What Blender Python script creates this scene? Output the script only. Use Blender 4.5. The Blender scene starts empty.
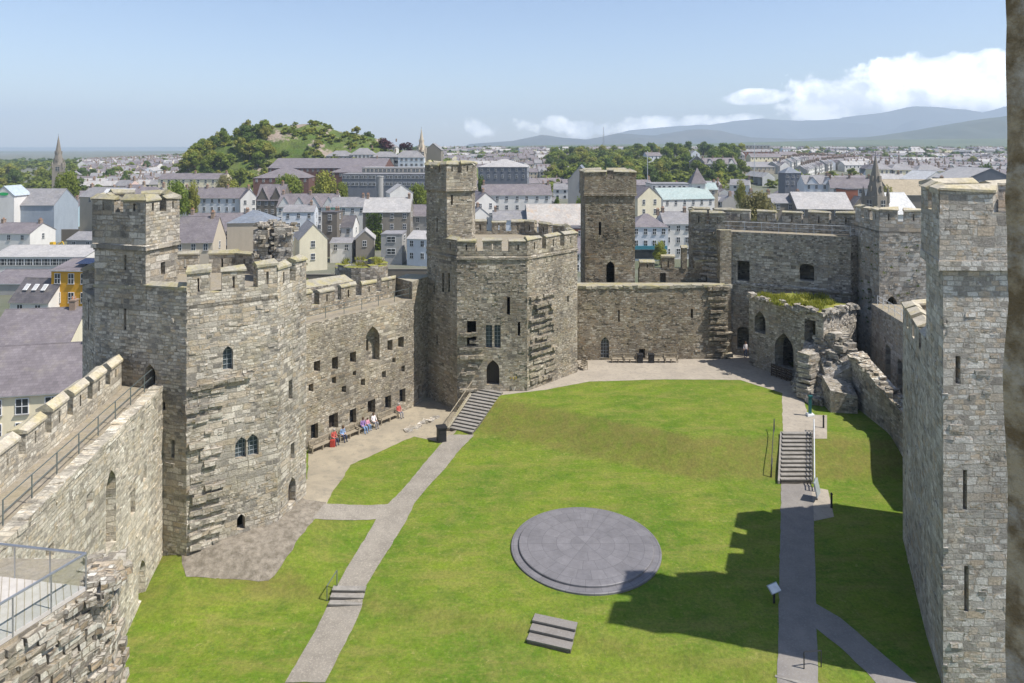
import bpy, bmesh, math, random
from mathutils import Vector, Matrix, noise
from mathutils.geometry import tessellate_polygon, delaunay_2d_cdt
random.seed(7)
R = random.Random(11)
sc = bpy.context.scene
COL = sc.collection
# ---------------------------------------------------------------- survey helpers
F, YH, CX, CZ = 690.0, 148.0, 512.0, 26.0          # focal length in pixels, eye level, eye height
def on(px, py, z=0.0):
    y = F * (CZ - z) / (py - YH); return ((px - CX) * y / F, y)
def zat(py, y): return CZ - (py - YH) * y / F
def xat(px, y): return (px - CX) * y / F
def sst(a, b, x):
    t = max(0.0, min(1.0, (x - a) / (b - a))); return t * t * (3 - 2 * t)
def lerp(a, b, t): return a + (b - a) * t
def V2(p): return Vector((p[0], p[1]))
# ---------------------------------------------------------------- materials
MATS = {}
class NT:
    def __init__(s, m): s.nt = m.node_tree; s.n = s.nt.nodes; s.l = s.nt.links
    def new(s, t, **k):
        nd = s.n.new(t)
        for a, b in k.items(): setattr(nd, a, b)
        return nd
    def link(s, a, b): s.l.new(a, b)
    def math(s, op, a, b=None, c=None, clamp=False):
        nd = s.new('ShaderNodeMath', operation=op); nd.use_clamp = clamp
        for i, v in enumerate((a, b, c)):
            if v is None: continue
            if isinstance(v, (int, float)): nd.inputs[i].default_value = v
            else: s.link(v, nd.inputs[i])
        return nd.outputs[0]
    def vmath(s, op, a, b):
        nd = s.new('ShaderNodeVectorMath', operation=op)
        for i, v in enumerate((a, b)):
            if isinstance(v, tuple): nd.inputs[i].default_value = v
            else: s.link(v, nd.inputs[i])
        return nd.outputs[0]
    def mix(s, fac, a, b, mode='MIX'):
        nd = s.new('ShaderNodeMix', data_type='RGBA', blend_type=mode)
        for i, v in ((0, fac), (6, a), (7, b)):
            if isinstance(v, (int, float)): nd.inputs[i].default_value = v
            elif isinstance(v, tuple): nd.inputs[i].default_value = (*v[:3], 1)
            else: s.link(v, nd.inputs[i])
        return nd.outputs[2]
    def noise(s, vec, scale, detail=4, rough=.55, dist=0, color=False):
        nd = s.new('ShaderNodeTexNoise'); nd.inputs['Scale'].default_value = scale
        nd.inputs['Detail'].default_value = detail; nd.inputs['Roughness'].default_value = rough
        nd.inputs['Distortion'].default_value = dist
        s.link(vec, nd.inputs['Vector'])
        return nd.outputs['Color' if color else 'Fac']
    def ramp(s, fac, stops, interp='LINEAR'):
        nd = s.new('ShaderNodeValToRGB'); cr = nd.color_ramp; cr.interpolation = interp
        while len(cr.elements) < len(stops): cr.elements.new(.5)
        for e, (p, c) in zip(cr.elements, stops):
            e.position = p; e.color = (*(c if isinstance(c, tuple) else (c, c, c))[:3], 1)
        s.link(fac, nd.inputs[0]); return nd.outputs[0]
    def mapr(s, v, a, b, c, d):
        nd = s.new('ShaderNodeMapRange')
        for i, x in enumerate((a, b, c, d)): nd.inputs[i + 1].default_value = x
        s.link(v, nd.inputs[0]); return nd.outputs[0]
def base_mat(name):
    m = bpy.data.materials.new(name); m.use_nodes = True; MATS[name] = m
    k = NT(m); b = k.n['Principled BSDF']; b.inputs['Roughness'].default_value = .9
    b.inputs['Specular IOR Level'].default_value = .25
    return m, k, b
def bumped(k, b, h, strength, dist):
    bp = k.new('ShaderNodeBump'); bp.inputs['Strength'].default_value = strength
    bp.inputs['Distance'].default_value = dist
    k.link(h, bp.inputs['Height']); k.link(bp.outputs[0], b.inputs['Normal'])
def stone_mat(name, cols, mortar, rh=.33, bw=.8, lichen=(.42, .36, .2), lich=.35, stain=.5, tone=1.0, seed=0, bump=.8):
    wm = (1.2, 1.19, 1.17) if 'tower' in name else (1.26, 1.22, 1.14); cols = [tuple(min(.72, q * f) for q, f in zip(c_, wm)) for c_ in cols]; mortar = tuple(q * f for q, f in zip(mortar, (.84, .81, .76)))
    """coursed rubble: two brick grids of different size mixed by patches, a random tone per stone"""
    m, k, b = base_mat(name)
    uv = k.new('ShaderNodeUVMap').outputs[0]
    geo = k.new('ShaderNodeNewGeometry').outputs['Position']
    uvs = k.vmath('ADD', uv, (seed * 13.7, seed * 0.37, seed * 1.0))
    n1 = k.noise(uvs, .9, 2, color=True); n2 = k.noise(uvs, 4.5, 2, color=True)
    d1 = k.vmath('MULTIPLY', k.vmath('SUBTRACT', n1, (.5, .5, .5)), (.35, .20, 0))
    d2 = k.vmath('MULTIPLY', k.vmath('SUBTRACT', n2, (.5, .5, .5)), (.16, .09, 0))
    u = k.vmath('ADD', k.vmath('ADD', uvs, d1), d2)
    def brick(w, h, mo, sq):
        t = k.new('ShaderNodeTexBrick'); t.offset = .43; t.squash = sq; t.squash_frequency = 3; t.offset_frequency = 2
        k.link(u, t.inputs['Vector'])
        for nm, v in (('Color1', (0, 0, 0, 1)), ('Color2', (1, 1, 1, 1)), ('Mortar', (.5, .5, .5, 1))): t.inputs[nm].default_value = v
        for nm, v in (('Scale', 1), ('Mortar Size', mo), ('Mortar Smooth', .35), ('Bias', 0), ('Brick Width', w), ('Row Height', h)): t.inputs[nm].default_value = v
        return t.outputs['Color'], t.outputs['Fac']
    c1, f1 = brick(bw, rh, .028, .62); c2, f2 = brick(bw * .55, rh * .62, .022, .7); c3, f3 = brick(bw * 1.5, rh * 1.25, .03, .6)
    mk = k.ramp(k.noise(uvs, .33, 3), [(.44, 0.0), (.50, 1.0)]); mk2 = k.ramp(k.noise(k.vmath('ADD', uvs, (31, 7, 3)), .28, 3), [(.55, 0.0), (.6, 1.0)])
    rnd = k.mix(mk2, k.mix(mk, c1, c2), c3); fac = k.mix(mk2, k.mix(mk, f1, f2), f3)
    n = len(cols)
    col = k.ramp(rnd, [((i + .5) / n, c) for i, c in enumerate(cols)], 'LINEAR')
    grain = k.noise(uvs, 9, 5, .7)
    col = k.mix(1.0, col, k.mapr(grain, .25, .75, .62, 1.36), 'MULTIPLY')
    col = k.mix(k.math('MULTIPLY', fac, .8), col, mortar)
    big = k.noise(geo, .16, 5, .62)
    stain = min(1.0, stain * 1.45)
    col = k.mix(stain, col, k.mapr(big, .32, .68, .5, 1.42), 'MULTIPLY')
    st = k.noise(k.vmath('MULTIPLY', uvs, (1.1, .13, 1)), 1.0, 4, .6)
    col = k.mix(.55 * stain + .1, col, k.mapr(st, .34, .6, .6, 1.14), 'MULTIPLY')
    li = k.ramp(k.noise(k.vmath('ADD', geo, (5, 9, seed)), .7, 6, .7), [(.5, 0.0), (.68, 1.0)])
    col = k.mix(k.math('MULTIPLY', li, lich), col, lichen)
    bk = k.ramp(k.noise(k.vmath('ADD', geo, (15, 2, seed)), 1.1, 5, .75), [(.58, 0.0), (.66, 1.0)])
    col = k.mix(k.math('MULTIPLY', bk, .45), col, (.07, .065, .055))
    if tone != 1.0: col = k.mix(1.0, col, (tone, tone, tone), 'MULTIPLY')
    k.link(col, b.inputs['Base Color'])
    h = k.math('ADD', k.math('MULTIPLY', k.math('SUBTRACT', 1.0, fac), k.math('ADD', k.math('MULTIPLY', rnd, .8), .5)), k.math('MULTIPLY', grain, .7))
    bumped(k, b, h, bump, .09)
    return m
stone_mat('stone_pale', [(.25, .235, .205), (.38, .355, .305), (.46, .43, .37), (.52, .49, .425), (.42, .36, .27), (.58, .555, .50)], (.50, .465, .40), .30, .68, lich=.2, stain=.3, seed=1, bump=1.0)
stone_mat('stone_grey', [(.17, .16, .145), (.27, .255, .23), (.35, .33, .295), (.31, .26, .195), (.40, .375, .335), (.47, .445, .40)], (.41, .385, .34), .33, .78, lich=.25, stain=.42, seed=2, bump=1.0)
stone_mat('stone_brown', [(.12, .105, .085), (.19, .168, .135), (.24, .213, .17), (.21, .155, .10), (.30, .275, .225), (.36, .335, .285)], (.33, .295, .235), .22, .5, lich=.3, stain=.5, seed=3, bump=1.0)
stone_mat('stone_curtain', [(.15, .138, .12), (.235, .215, .185), (.30, .28, .24), (.27, .22, .16), (.35, .325, .275), (.42, .39, .34)], (.36, .33, .275), .27, .62, lich=.3, stain=.5, seed=4, bump=1.0)
stone_mat('stone_shade', [(.14, .13, .12), (.24, .23, .215), (.31, .30, .28), (.28, .235, .185), (.37, .355, .33), (.45, .43, .40)], (.37, .355, .32), .29, .64, lich=.3, stain=.5, seed=5, bump=1.0)
stone_mat('stone_tower', [(.24, .22, .195), (.34, .32, .29), (.40, .38, .345), (.38, .31, .235), (.44, .42, .385), (.49, .47, .435)], (.44, .42, .385), .40, .92, lich=.14, stain=.3, seed=6, bump=1.0)
stone_mat('stone_rubble', [(.17, .155, .14), (.31, .29, .255), (.41, .385, .34), (.36, .285, .20), (.48, .455, .41), (.58, .56, .51)], (.3, .275, .235), .40, .6, lich=.25, stain=.4, seed=8, bump=1.0)
def coping_mat(name, a, b_, moss):
    m, k, b = base_mat(name)
    g = k.new('ShaderNodeNewGeometry').outputs['Position']
    n = k.noise(g, 1.2, 6, .7); n2 = k.noise(g, 6, 5, .7)
    c = k.mix(k.ramp(n, [(.35, 0.0), (.65, 1.0)]), a, b_)
    c = k.mix(k.ramp(k.noise(k.vmath('ADD', g, (3, 3, 3)), .8, 6, .7), [(.46, 0.0), (.62, .8)]), c, moss)
    c = k.mix(1.0, c, k.mapr(n2, .25, .75, .7, 1.3), 'MULTIPLY')
    k.link(c, b.inputs['Base Color']); bumped(k, b, n2, .7, .05); return m
coping_mat('coping', (.37, .34, .27), (.26, .24, .19), (.33, .29, .14))
coping_mat('coping_pale', (.50, .45, .35), (.38, .34, .27), (.42, .36, .2))
coping_mat('moss_top', (.13, .16, .03), (.22, .22, .045), (.3, .26, .06))
coping_mat('wallwalk', (.30, .26, .2), (.24, .215, .17), (.27, .23, .15))
def noise_mat(name, a, b_, scale=.6, c=None, cs=3.0, rough=.9, bump=0.0, bs=8, bd=.02, spec=.25, lo=.35, hi=.65):
    m, k, b = base_mat(name); b.inputs['Roughness'].default_value = rough; b.inputs['Specular IOR Level'].default_value = spec
    g = k.new('ShaderNodeNewGeometry').outputs['Position']
    col = k.mix(k.ramp(k.noise(g, scale, 6, .65), [(lo, 0.0), (hi, 1.0)]), a, b_)
    if c: col = k.mix(k.ramp(k.noise(g, cs, 5, .7), [(.5, 0.0), (.7, .8)]), col, c)
    k.link(col, b.inputs['Base Color'])
    if bump: bumped(k, b, k.noise(g, bs, 5, .7), bump, bd)
    return m
def flat_mat(name, c, rough=.6, metal=0.0, spec=.4):
    m, k, b = base_mat(name); b.inputs['Base Color'].default_value = (*c, 1)
    b.inputs['Roughness'].default_value = rough; b.inputs['Metallic'].default_value = metal
    b.inputs['Specular IOR Level'].default_value = spec
    g = k.new('ShaderNodeNewGeometry').outputs['Position']
    k.link(k.mix(1.0, c, k.mapr(k.noise(g, 2.5, 5, .7), .25, .75, .82, 1.14), 'MULTIPLY'), b.inputs['Base Color'])
    return m
# lawn
def lawn_mat():
    m, k, b = base_mat('lawn_grass'); g = k.new('ShaderNodeNewGeometry').outputs['Position']
    b.inputs['Specular IOR Level'].default_value = .15
    big = k.noise(g, .16, 6, .65); mid = k.noise(g, .6, 8, .75, .3); fine = k.noise(g, 5, 8, .8)
    c = k.mix(k.ramp(big, [(.36, 0.0), (.62, 1.0)]), (.079, .146, .011), (.142, .193, .019))
    c = k.mix(k.ramp(mid, [(.46, 0.0), (.72, .55)]), c, (.215, .195, .055))
    c = k.mix(k.ramp(k.noise(k.vmath('ADD', g, (9, 4, 2)), .42, 6, .65, .8), [(.5, 0.0), (.72, .5)]), c, (.062, .115, .012))
    sp2 = k.ramp(k.noise(k.vmath('ADD', g, (13, 14, 2)), 1.3, 9, .8), [(.5, 0.0), (.66, .65)]); c = k.mix(sp2, c, (.20, .20, .045))
    sp3 = k.ramp(k.noise(k.vmath('ADD', g, (23, 4, 2)), 1.0, 9, .78), [(.52, 0.0), (.68, .6)]); c = k.mix(sp3, c, (.045, .10, .012))
    pale = k.ramp(k.noise(k.vmath('ADD', g, (3, 44, 2)), 2.2, 6, .8), [(.58, 0.0), (.72, .7)])
    c = k.mix(pale, c, (.31, .28, .1))
    # mown stripes
    wv = k.new('ShaderNodeTexWave'); wv.inputs['Scale'].default_value = .16; wv.inputs['Distortion'].default_value = .8
    rot = k.new('ShaderNodeMapping'); rot.inputs['Rotation'].default_value = (0, 0, 1.1); k.link(g, rot.inputs['Vector']); k.link(rot.outputs[0], wv.inputs['Vector'])
    c = k.mix(.16, c, k.mapr(wv.outputs['Fac'], 0, 1, .75, 1.2), 'MULTIPLY')
    sp4 = k.ramp(k.noise(k.vmath('MULTIPLY', g, (.16, .75, 0)), 1.0, 7, .7), [(.5, 0.0), (.64, .55)]); c = k.mix(sp4, c, (.20, .185, .05))
    sn = k.new('ShaderNodeSeparateXYZ'); k.link(k.new('ShaderNodeNewGeometry').outputs['Normal'], sn.inputs[0])
    dry = k.math('MULTIPLY', k.mapr(sn.outputs[2], .985, .93, 0, 1), k.mapr(k.noise(g, .9, 6, .75), .35, .6, .25, 1)); c = k.mix(k.math('MULTIPLY', dry, .8, None, True), c, (.145, .13, .035))
    c = k.mix(1.0, c, k.mapr(fine, .2, .8, .45, 1.55), 'MULTIPLY')
    k.link(c, b.inputs['Base Color']); bumped(k, b, fine, .7, .05)
lawn_mat()
noise_mat('path_asphalt', (.20, .18, .15), (.265, .24, .20), .8, (.39, .35, .29), 9, bump=.4, bs=16)
noise_mat('path_dark', (.18, .165, .15), (.235, .215, .19), .8, (.26, .25, .24), 9, bump=.4, bs=16)
noise_mat('forecourt_gravel', (.36, .31, .225), (.27, .235, .175), .35, (.2, .18, .14), 1.2, bump=.4, bs=14)
noise_mat('terrace_gravel', (.30, .265, .215), (.37, .325, .26), .5, (.22, .2, .17), 2.5, bump=.4, bs=14)
noise_mat('apron_cobble', (.15, .13, .10), (.29, .255, .205), 2.2, (.12, .105, .08), 3.5, bump=1.0, bs=5, bd=.08)
noise_mat('step_stone', (.30, .28, .25), (.22, .205, .18), 2, (.16, .15, .13), 5, bump=.4)
noise_mat('step_dark', (.115, .1, .085), (.16, .14, .115), 2, bump=.4)
noise_mat('wood_weathered', (.34, .29, .21), (.25, .215, .16), 3, (.2, .17, .13), 6, bump=.3)
noise_mat('deck_board', (.42, .39, .35), (.5, .47, .43), 2, bump=.2)
flat_mat('metal_rail', (.16, .19, .18), .45, .5); flat_mat('metal_black', (.025, .025, .027), .5); flat_mat('metal_steel', (.45, .46, .47), .35, .8)
flat_mat('timber_dark', (.05, .038, .03), .7); flat_mat('iron_dark', (.02, .02, .022), .6); flat_mat('sign_white', (.75, .76, .76), .5)
flat_mat('panel_grey', (.32, .35, .38), .35); flat_mat('teal_paint', (.02, .11, .115), .5); flat_mat('yellow_flower', (.75, .5, .02), .7); flat_mat('pot_pale', (.55, .5, .42), .8)
flat_mat('rail_pale', (.55, .57, .58), .4)
def glass_mat():
    m, k, b = base_mat('clear_glass')
    b.inputs['Base Color'].default_value = (.92, .96, .96, 1); b.inputs['Roughness'].default_value = .03
    tr = k.new('ShaderNodeBsdfTransparent'); tr.inputs[0].default_value = (.97, .98, .98, 1); mx = k.new('ShaderNodeMixShader'); mx.inputs[0].default_value = .08
    gl = k.new('ShaderNodeBsdfGlossy'); gl.inputs['Roughness'].default_value = .05
    k.link(tr.outputs[0], mx.inputs[1]); k.link(gl.outputs[0], mx.inputs[2]); k.link(mx.outputs[0], k.n['Material Output'].inputs[0])
glass_mat()
m, k, b = base_mat('window_glass'); b.inputs['Base Color'].default_value = (.03, .036, .042, 1); b.inputs['Roughness'].default_value = .12; b.inputs['Specular IOR Level'].default_value = .6
m, k, b = base_mat('leaded_glass'); b.inputs['Base Color'].default_value = (.07, .09, .1, 1); b.inputs['Roughness'].default_value = .3
flat_mat('lead_bar', (.3, .33, .34), .5)
# dais slate: rings and radial joints laid out around the disc's own centre
def dais_mat():
    m, k, b = base_mat('dais_slate'); b.inputs['Roughness'].default_value = .55; b.inputs['Specular IOR Level'].default_value = .4
    tc = k.new('ShaderNodeTexCoord').outputs['Object']; sx = k.new('ShaderNodeSeparateXYZ'); k.link(tc, sx.inputs[0])
    r = k.math('SQRT', k.math('ADD', k.math('POWER', sx.outputs[0], 2.0), k.math('POWER', sx.outputs[1], 2.0)))
    a = k.math('MULTIPLY', k.math('ADD', k.math('DIVIDE', k.math('ARCTAN2', sx.outputs[1], sx.outputs[0]), 2 * math.pi), .5), 1.0)
    ring = k.math('FLOOR', k.math('DIVIDE', r, .94)); rf = k.math('MULTIPLY', k.math('FRACT', k.math('DIVIDE', r, .94)), .94)
    ns = k.math('MULTIPLY', k.math('ADD', ring, 1.0), 6.0)
    af = k.math('FRACT', k.math('MULTIPLY', a, ns)); ai = k.math('FLOOR', k.math('MULTIPLY', a, ns))
    arc = k.math('DIVIDE', k.math('MULTIPLY', r, 2 * math.pi), ns)
    da = k.math('MULTIPLY', k.math('MINIMUM', af, k.math('SUBTRACT', 1.0, af)), arc)
    j = k.math('MAXIMUM', k.math('LESS_THAN', rf, .028), k.math('LESS_THAN', da, .014))
    wn = k.new('ShaderNodeTexWhiteNoise'); wn.noise_dimensions = '2D'; cb = k.new('ShaderNodeCombineXYZ'); k.link(ring, cb.inputs[0]); k.link(ai, cb.inputs[1]); k.link(cb.outputs[0], wn.inputs[0])
    c = k.mix(wn.outputs['Value'], (.15, .144, .15), (.175, .168, .174))
    c = k.mix(1.0, c, k.mapr(k.noise(tc, 1.6, 6, .7), .25, .75, .78, 1.22), 'MULTIPLY')
    c = k.mix(k.math('MULTIPLY', j, .55), c, (.05, .05, .052))
    k.link(c, b.inputs['Base Color'])
dais_mat()
noise_mat('stone_jamb', (.22, .16, .085), (.50, .41, .27), 7, (.68, .63, .54), 4.5, bump=1.0, bs=22, bd=.03, lo=.42, hi=.58)
# town
def wall_mat(name, c, dirt=.25):
    m, k, b = base_mat(name); g = k.new('ShaderNodeNewGeometry').outputs['Position']
    n = k.noise(k.vmath('MULTIPLY', g, (1, 1, .35)), .5, 6, .7)
    k.link(k.mix(dirt, c, k.mapr(n, .3, .7, .5, 1.2), 'MULTIPLY'), b.inputs['Base Color'])
    return m
for nm, c in dict(wall_white=(.66, .64, .6), wall_cream=(.80, .71, .50), wall_orange=(.62, .33, .035), wall_blue=(.40, .54, .60), wall_pale_blue=(.58, .61, .645),
                  wall_beige=(.50, .43, .33), wall_grey=(.34, .33, .31), wall_stone=(.23, .205, .17), wall_brick=(.30, .12, .075), wall_darkstone=(.16, .14, .115),
                  wall_bluegrey=(.16, .17, .19), wall_shed=(.3, .34, .38), wall_school=(.15, .08, .065), wall_pink=(.66, .5, .46), wall_yellow=(.68, .62, .46)).items(): wall_mat(nm, c)
def roof_mat(name, a, b_, li=(.3, .27, .2), l=.3):
    m, k, b = base_mat(name); b.inputs['Roughness'].default_value = .65
    g = k.new('ShaderNodeNewGeometry').outputs['Position']; uv = k.new('ShaderNodeUVMap').outputs[0]
    t = k.new('ShaderNodeTexBrick'); k.link(uv, t.inputs['Vector'])
    for nm, v in (('Color1', (.8, .8, .8, 1)), ('Color2', (1.2, 1.2, 1.2, 1)), ('Mortar', (.6, .6, .6, 1))): t.inputs[nm].default_value = v
    for nm, v in (('Scale', 1), ('Mortar Size', .015), ('Brick Width', .45), ('Row Height', .32)): t.inputs[nm].default_value = v
    c = k.mix(k.ramp(k.noise(g, .35, 6, .7), [(.35, 0.0), (.65, 1.0)]), a, b_)
    c = k.mix(.7, c, t.outputs['Color'], 'MULTIPLY')
    c = k.mix(k.ramp(k.noise(k.vmath('ADD', g, (7, 1, 2)), .5, 6, .75), [(.52, 0.0), (.7, l)]), c, li)
    k.link(c, b.inputs['Base Color'])
for nm, a, b_ in (('slate_purple', (.15, .132, .138), (.20, .178, .184)), ('slate_grey', (.20, .195, .2), (.27, .26, .26)), ('slate_pale', (.33, .32, .31), (.42, .40, .38)),
                  ('slate_blue', (.15, .17, .2), (.2, .22, .25)), ('slate_dark', (.085, .08, .085), (.125, .115, .12)), ('roof_teal', (.29, .36, .345), (.35, .41, .39)),
                  ('roof_white', (.46, .46, .45), (.54, .54, .53)), ('roof_shed', (.36, .42, .47), (.42, .47, .51)), ('roof_brown', (.3, .25, .17), (.36, .3, .21))): roof_mat(nm, a, b_)
roof_mat('slate_lichen', (.36, .33, .3), (.43, .40, .36), (.45, .27, .12), .55)
flat_mat('chimney_brick', (.27, .2, .15), .9); flat_mat('chimney_pot', (.42, .2, .1), .9); flat_mat('frame_white', (.75, .75, .74), .5); flat_mat('shop_teal', (.05, .22, .28), .5)
flat_mat('solar_panel', (.015, .02, .05), .15); flat_mat('green_sign', (.03, .4, .12), .5); flat_mat('scaffold_net', (.1, .3, .22), .9); flat_mat('digger_yellow', (.6, .38, .02), .5)
flat_mat('red_paint', (.45, .06, .04), .6)
flat_mat('tree_bark', (.09, .07, .05), .9)
def leaf_mat(name, a, b_, c):
    m, k, b = base_mat(name); b.inputs['Roughness'].default_value = .65
    g = k.new('ShaderNodeNewGeometry').outputs['Position']; oi = k.new('ShaderNodeObjectInfo').outputs['Random']
    col = k.mix(k.ramp(k.noise(g, .45, 4, .7), [(.35, 0.0), (.65, 1.0)]), a, b_)
    col = k.mix(k.math('MULTIPLY', oi, .7), col, c)
    col = k.mix(1.0, col, k.mapr(k.noise(g, 3.0, 3, .7), .25, .75, .6, 1.4), 'MULTIPLY')
    k.link(col, b.inputs['Base Color'])
    tl = k.new('ShaderNodeBsdfTranslucent'); k.link(col, tl.inputs[0]); mx = k.new('ShaderNodeMixShader'); mx.inputs[0].default_value = .42
    k.link(b.outputs[0], mx.inputs[1]); k.link(tl.outputs[0], mx.inputs[2]); k.link(mx.outputs[0], k.n['Material Output'].inputs[0])
leaf_mat('leaf_green', (.14, .205, .026), (.25, .31, .045), (.2, .22, .035))
leaf_mat('leaf_dark', (.085, .14, .026), (.14, .205, .04), (.11, .15, .035))
leaf_mat('leaf_yellow', (.24, .27, .04), (.34, .34, .06), (.28, .26, .06))
leaf_mat('leaf_burgundy', (.07, .018, .025), (.11, .03, .035), (.06, .02, .025))
leaf_mat('leaf_olive', (.2, .19, .07), (.27, .25, .1), (.2, .17, .07))
noise_mat('town_ground', (.085, .10, .05), (.16, .155, .125), .02, (.2, .19, .17), .05)
noise_mat('far_field', (.065, .09, .04), (.11, .125, .055), .0035, (.06, .085, .03), .006)
noise_mat('street_asphalt', (.16, .155, .15), (.2, .195, .19), .3)
def hill_mat():
    m, k, b = base_mat('hill_grass_rock'); g = k.new('ShaderNodeNewGeometry')
    c = k.mix(k.ramp(k.noise(g.outputs['Position'], .05, 6, .7), [(.38, 0.0), (.62, 1.0)]), (.075, .12, .02), (.145, .17, .04))
    c = k.mix(k.ramp(k.noise(g.outputs['Position'], .2, 5, .7), [(.5, 0.0), (.62, .8)]), c, (.055, .075, .02))
    rk = k.ramp(k.noise(k.vmath('ADD', g.outputs['Position'], (40, 10, 3)), .045, 7, .65), [(.55, 0.0), (.60, 1.0)])
    rc = k.mix(k.noise(g.outputs['Position'], .4, 6, .75), (.19, .15, .115), (.45, .37, .3))
    c = k.mix(rk, c, rc); k.link(c, b.inputs['Base Color']); bumped(k, b, k.noise(g.outputs['Position'], .35, 6, .75), 1.0, 1.5)
hill_mat()
noise_mat('mountain_slope', (.05, .06, .055), (.095, .09, .07), .0022, (.06, .06, .035), .004)
noise_mat('mountain_green', (.06, .075, .05), (.085, .09, .055), .004, (.05, .065, .03), .009)
m, k, b = base_mat('strait_water'); b.inputs['Base Color'].default_value = (.05, .09, .13, 1); b.inputs['Roughness'].default_value = .15
for nm, c in dict(skin=(.55, .34, .25), shirt_red=(.5, .1, .08), shirt_blue=(.25, .38, .6), shirt_purple=(.28, .18, .4), shirt_pink=(.65, .3, .4), shirt_white=(.7, .66, .66), trouser_navy=(.04, .05, .09),
                  trouser_jeans=(.2, .32, .52), trouser_grey=(.25, .25, .27), hair_brown=(.09, .055, .03), hair_grey=(.35, .33, .3), shoe_dark=(.03, .03, .03)).items(): flat_mat(nm, c, .8)
# ---------------------------------------------------------------- mesh builder
class MB:
    def __init__(s): s.v = []; s.key = {}; s.f = []; s.uv = []; s.m = []; s.mats = []
    def vid(s, p):
        kk = (round(p[0], 4), round(p[1], 4), round(p[2], 4))
        if kk not in s.key: s.key[kk] = len(s.v); s.v.append((p[0], p[1], p[2]))
        return s.key[kk]
    def poly(s, pts, mat):
        if mat not in s.mats: s.mats.append(mat)
        n = Vector((0, 0, 0)); P = [Vector(p) for p in pts]
        for i in range(len(P)): n += P[i].cross(P[(i + 1) % len(P)])
        if n.length < 1e-9: return
        n.normalize()
        ids = []
        uvs = []
        if abs(n.z) < .72:
            t = Vector((-n.y, n.x, 0)).normalized()
            sl = max(.2, math.sqrt(1 - n.z * n.z))
            f = lambda p: (p.x * t.x + p.y * t.y, p.z / sl)
        else: f = lambda p: (p.x, p.y)
        for p in P:
            i = s.vid(p)
            if i in ids: continue
            ids.append(i); uvs.append(f(p))
        if len(ids) < 3: return
        s.f.append(ids); s.uv.append(uvs); s.m.append(s.mats.index(mat))
    def prism(s, plan, z0, z1, mat, top=None, bot=True):
        """plan: CCW points; z1 number or list"""
        n = len(plan); zz = z1 if isinstance(z1, (list, tuple)) else [z1] * n; zb = z0 if isinstance(z0, (list, tuple)) else [z0] * n
        for i in range(n):
            j = (i + 1) % n
            s.poly([(*plan[i], zb[i]), (*plan[j], zb[j]), (*plan[j], zz[j]), (*plan[i], zz[i])], mat)
        s.poly([(*plan[i], zz[i]) for i in range(n)], top or mat)
        if bot: s.poly([(*plan[i], zb[i]) for i in reversed(range(n))], mat)
    def box(s, c, d, mat, rz=0.0, top=None, jit=0.0, rx=0.0, ry=0.0):
        M = Matrix.Translation(c) @ Matrix.Rotation(rz, 4, 'Z') @ Matrix.Rotation(rx, 4, 'X') @ Matrix.Rotation(ry, 4, 'Y')
        P = []
        for x, y, z in ((-1, -1, -1), (1, -1, -1), (1, 1, -1), (-1, 1, -1), (-1, -1, 1), (1, -1, 1), (1, 1, 1), (-1, 1, 1)):
            q = Vector((x * d[0] / 2, y * d[1] / 2, z * d[2] / 2))
            if jit: q += Vector((R.uniform(-jit, jit), R.uniform(-jit, jit), R.uniform(-jit, jit)))
            P.append(M @ q)
        for f, mm in (((0, 3, 2, 1), mat), ((4, 5, 6, 7), top or mat), ((0, 1, 5, 4), mat), ((1, 2, 6, 5), mat), ((2, 3, 7, 6), mat), ((3, 0, 4, 7), mat)):
            s.poly([P[i] for i in f], mm)
    def bar(s, a, b_, r, mat, n=6):
        a = Vector(a); b_ = Vector(b_); d = (b_ - a).normalized(); x = d.orthogonal().normalized(); y = d.cross(x)
        ra = [a + (x * math.cos(i * 2 * math.pi / n) + y * math.sin(i * 2 * math.pi / n)) * r for i in range(n)]
        rb = [p + (b_ - a) for p in ra]
        for i in range(n): s.poly([ra[i], ra[(i + 1) % n], rb[(i + 1) % n], rb[i]], mat)
        s.poly(ra[::-1], mat); s.poly(rb, mat)
    def cone(s, c, rings, mat, n=16, cap=True, top=None):
        """rings: (radius, z) from the bottom up"""
        prev = None
        for r, z in rings:
            cur = [(c[0] + math.cos(i * 2 * math.pi / n) * r, c[1] + math.sin(i * 2 * math.pi / n) * r, c[2] + z) for i in range(n)]
            if prev:
                for i in range(n):
                    s.poly([prev[i], prev[(i + 1) % n], cur[(i + 1) % n], cur[i]], mat)
            prev = cur
        if cap: s.poly(prev, top or mat)
    def build(s, name, parent=None, smooth=False, loc=None):
        me = bpy.data.meshes.new(name); vs = s.v
        if loc: vs = [(x - loc[0], y - loc[1], z - loc[2]) for x, y, z in vs]
        me.from_pydata(vs, [], s.f)
        for mt in s.mats: me.materials.append(MATS[mt])
        me.polygons.foreach_set('material_index', s.m)
        lay = me.uv_layers.new(name='UVMap'); flat = []
        for u in s.uv:
            for a in u: flat.extend(a)
        lay.data.foreach_set('uv', flat)
        if smooth: me.polygons.foreach_set('use_smooth', [True] * len(me.polygons))
        me.update()
        o = bpy.data.objects.new(name, me); COL.objects.link(o)
        if loc: o.location = loc
        if parent: o.parent = parent
        return o
def tag(o, label=None, cat=None, group=None, kind=None):
    if label: o['label'] = label
    if cat: o['category'] = cat
    if group: o['group'] = group
    if kind: o['kind'] = kind
    return o
def empty(name, loc=(0, 0, 0), rz=0.0):
    o = bpy.data.objects.new(name, None); COL.objects.link(o); o.location = loc; o.rotation_euler.z = rz; o.empty_display_size = .2
    return o
def dup(o, parent=None):
    c = o.copy(); COL.objects.link(c); c.parent = parent
    for ch in list(o.children): dup(ch, c)
    return c
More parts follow.
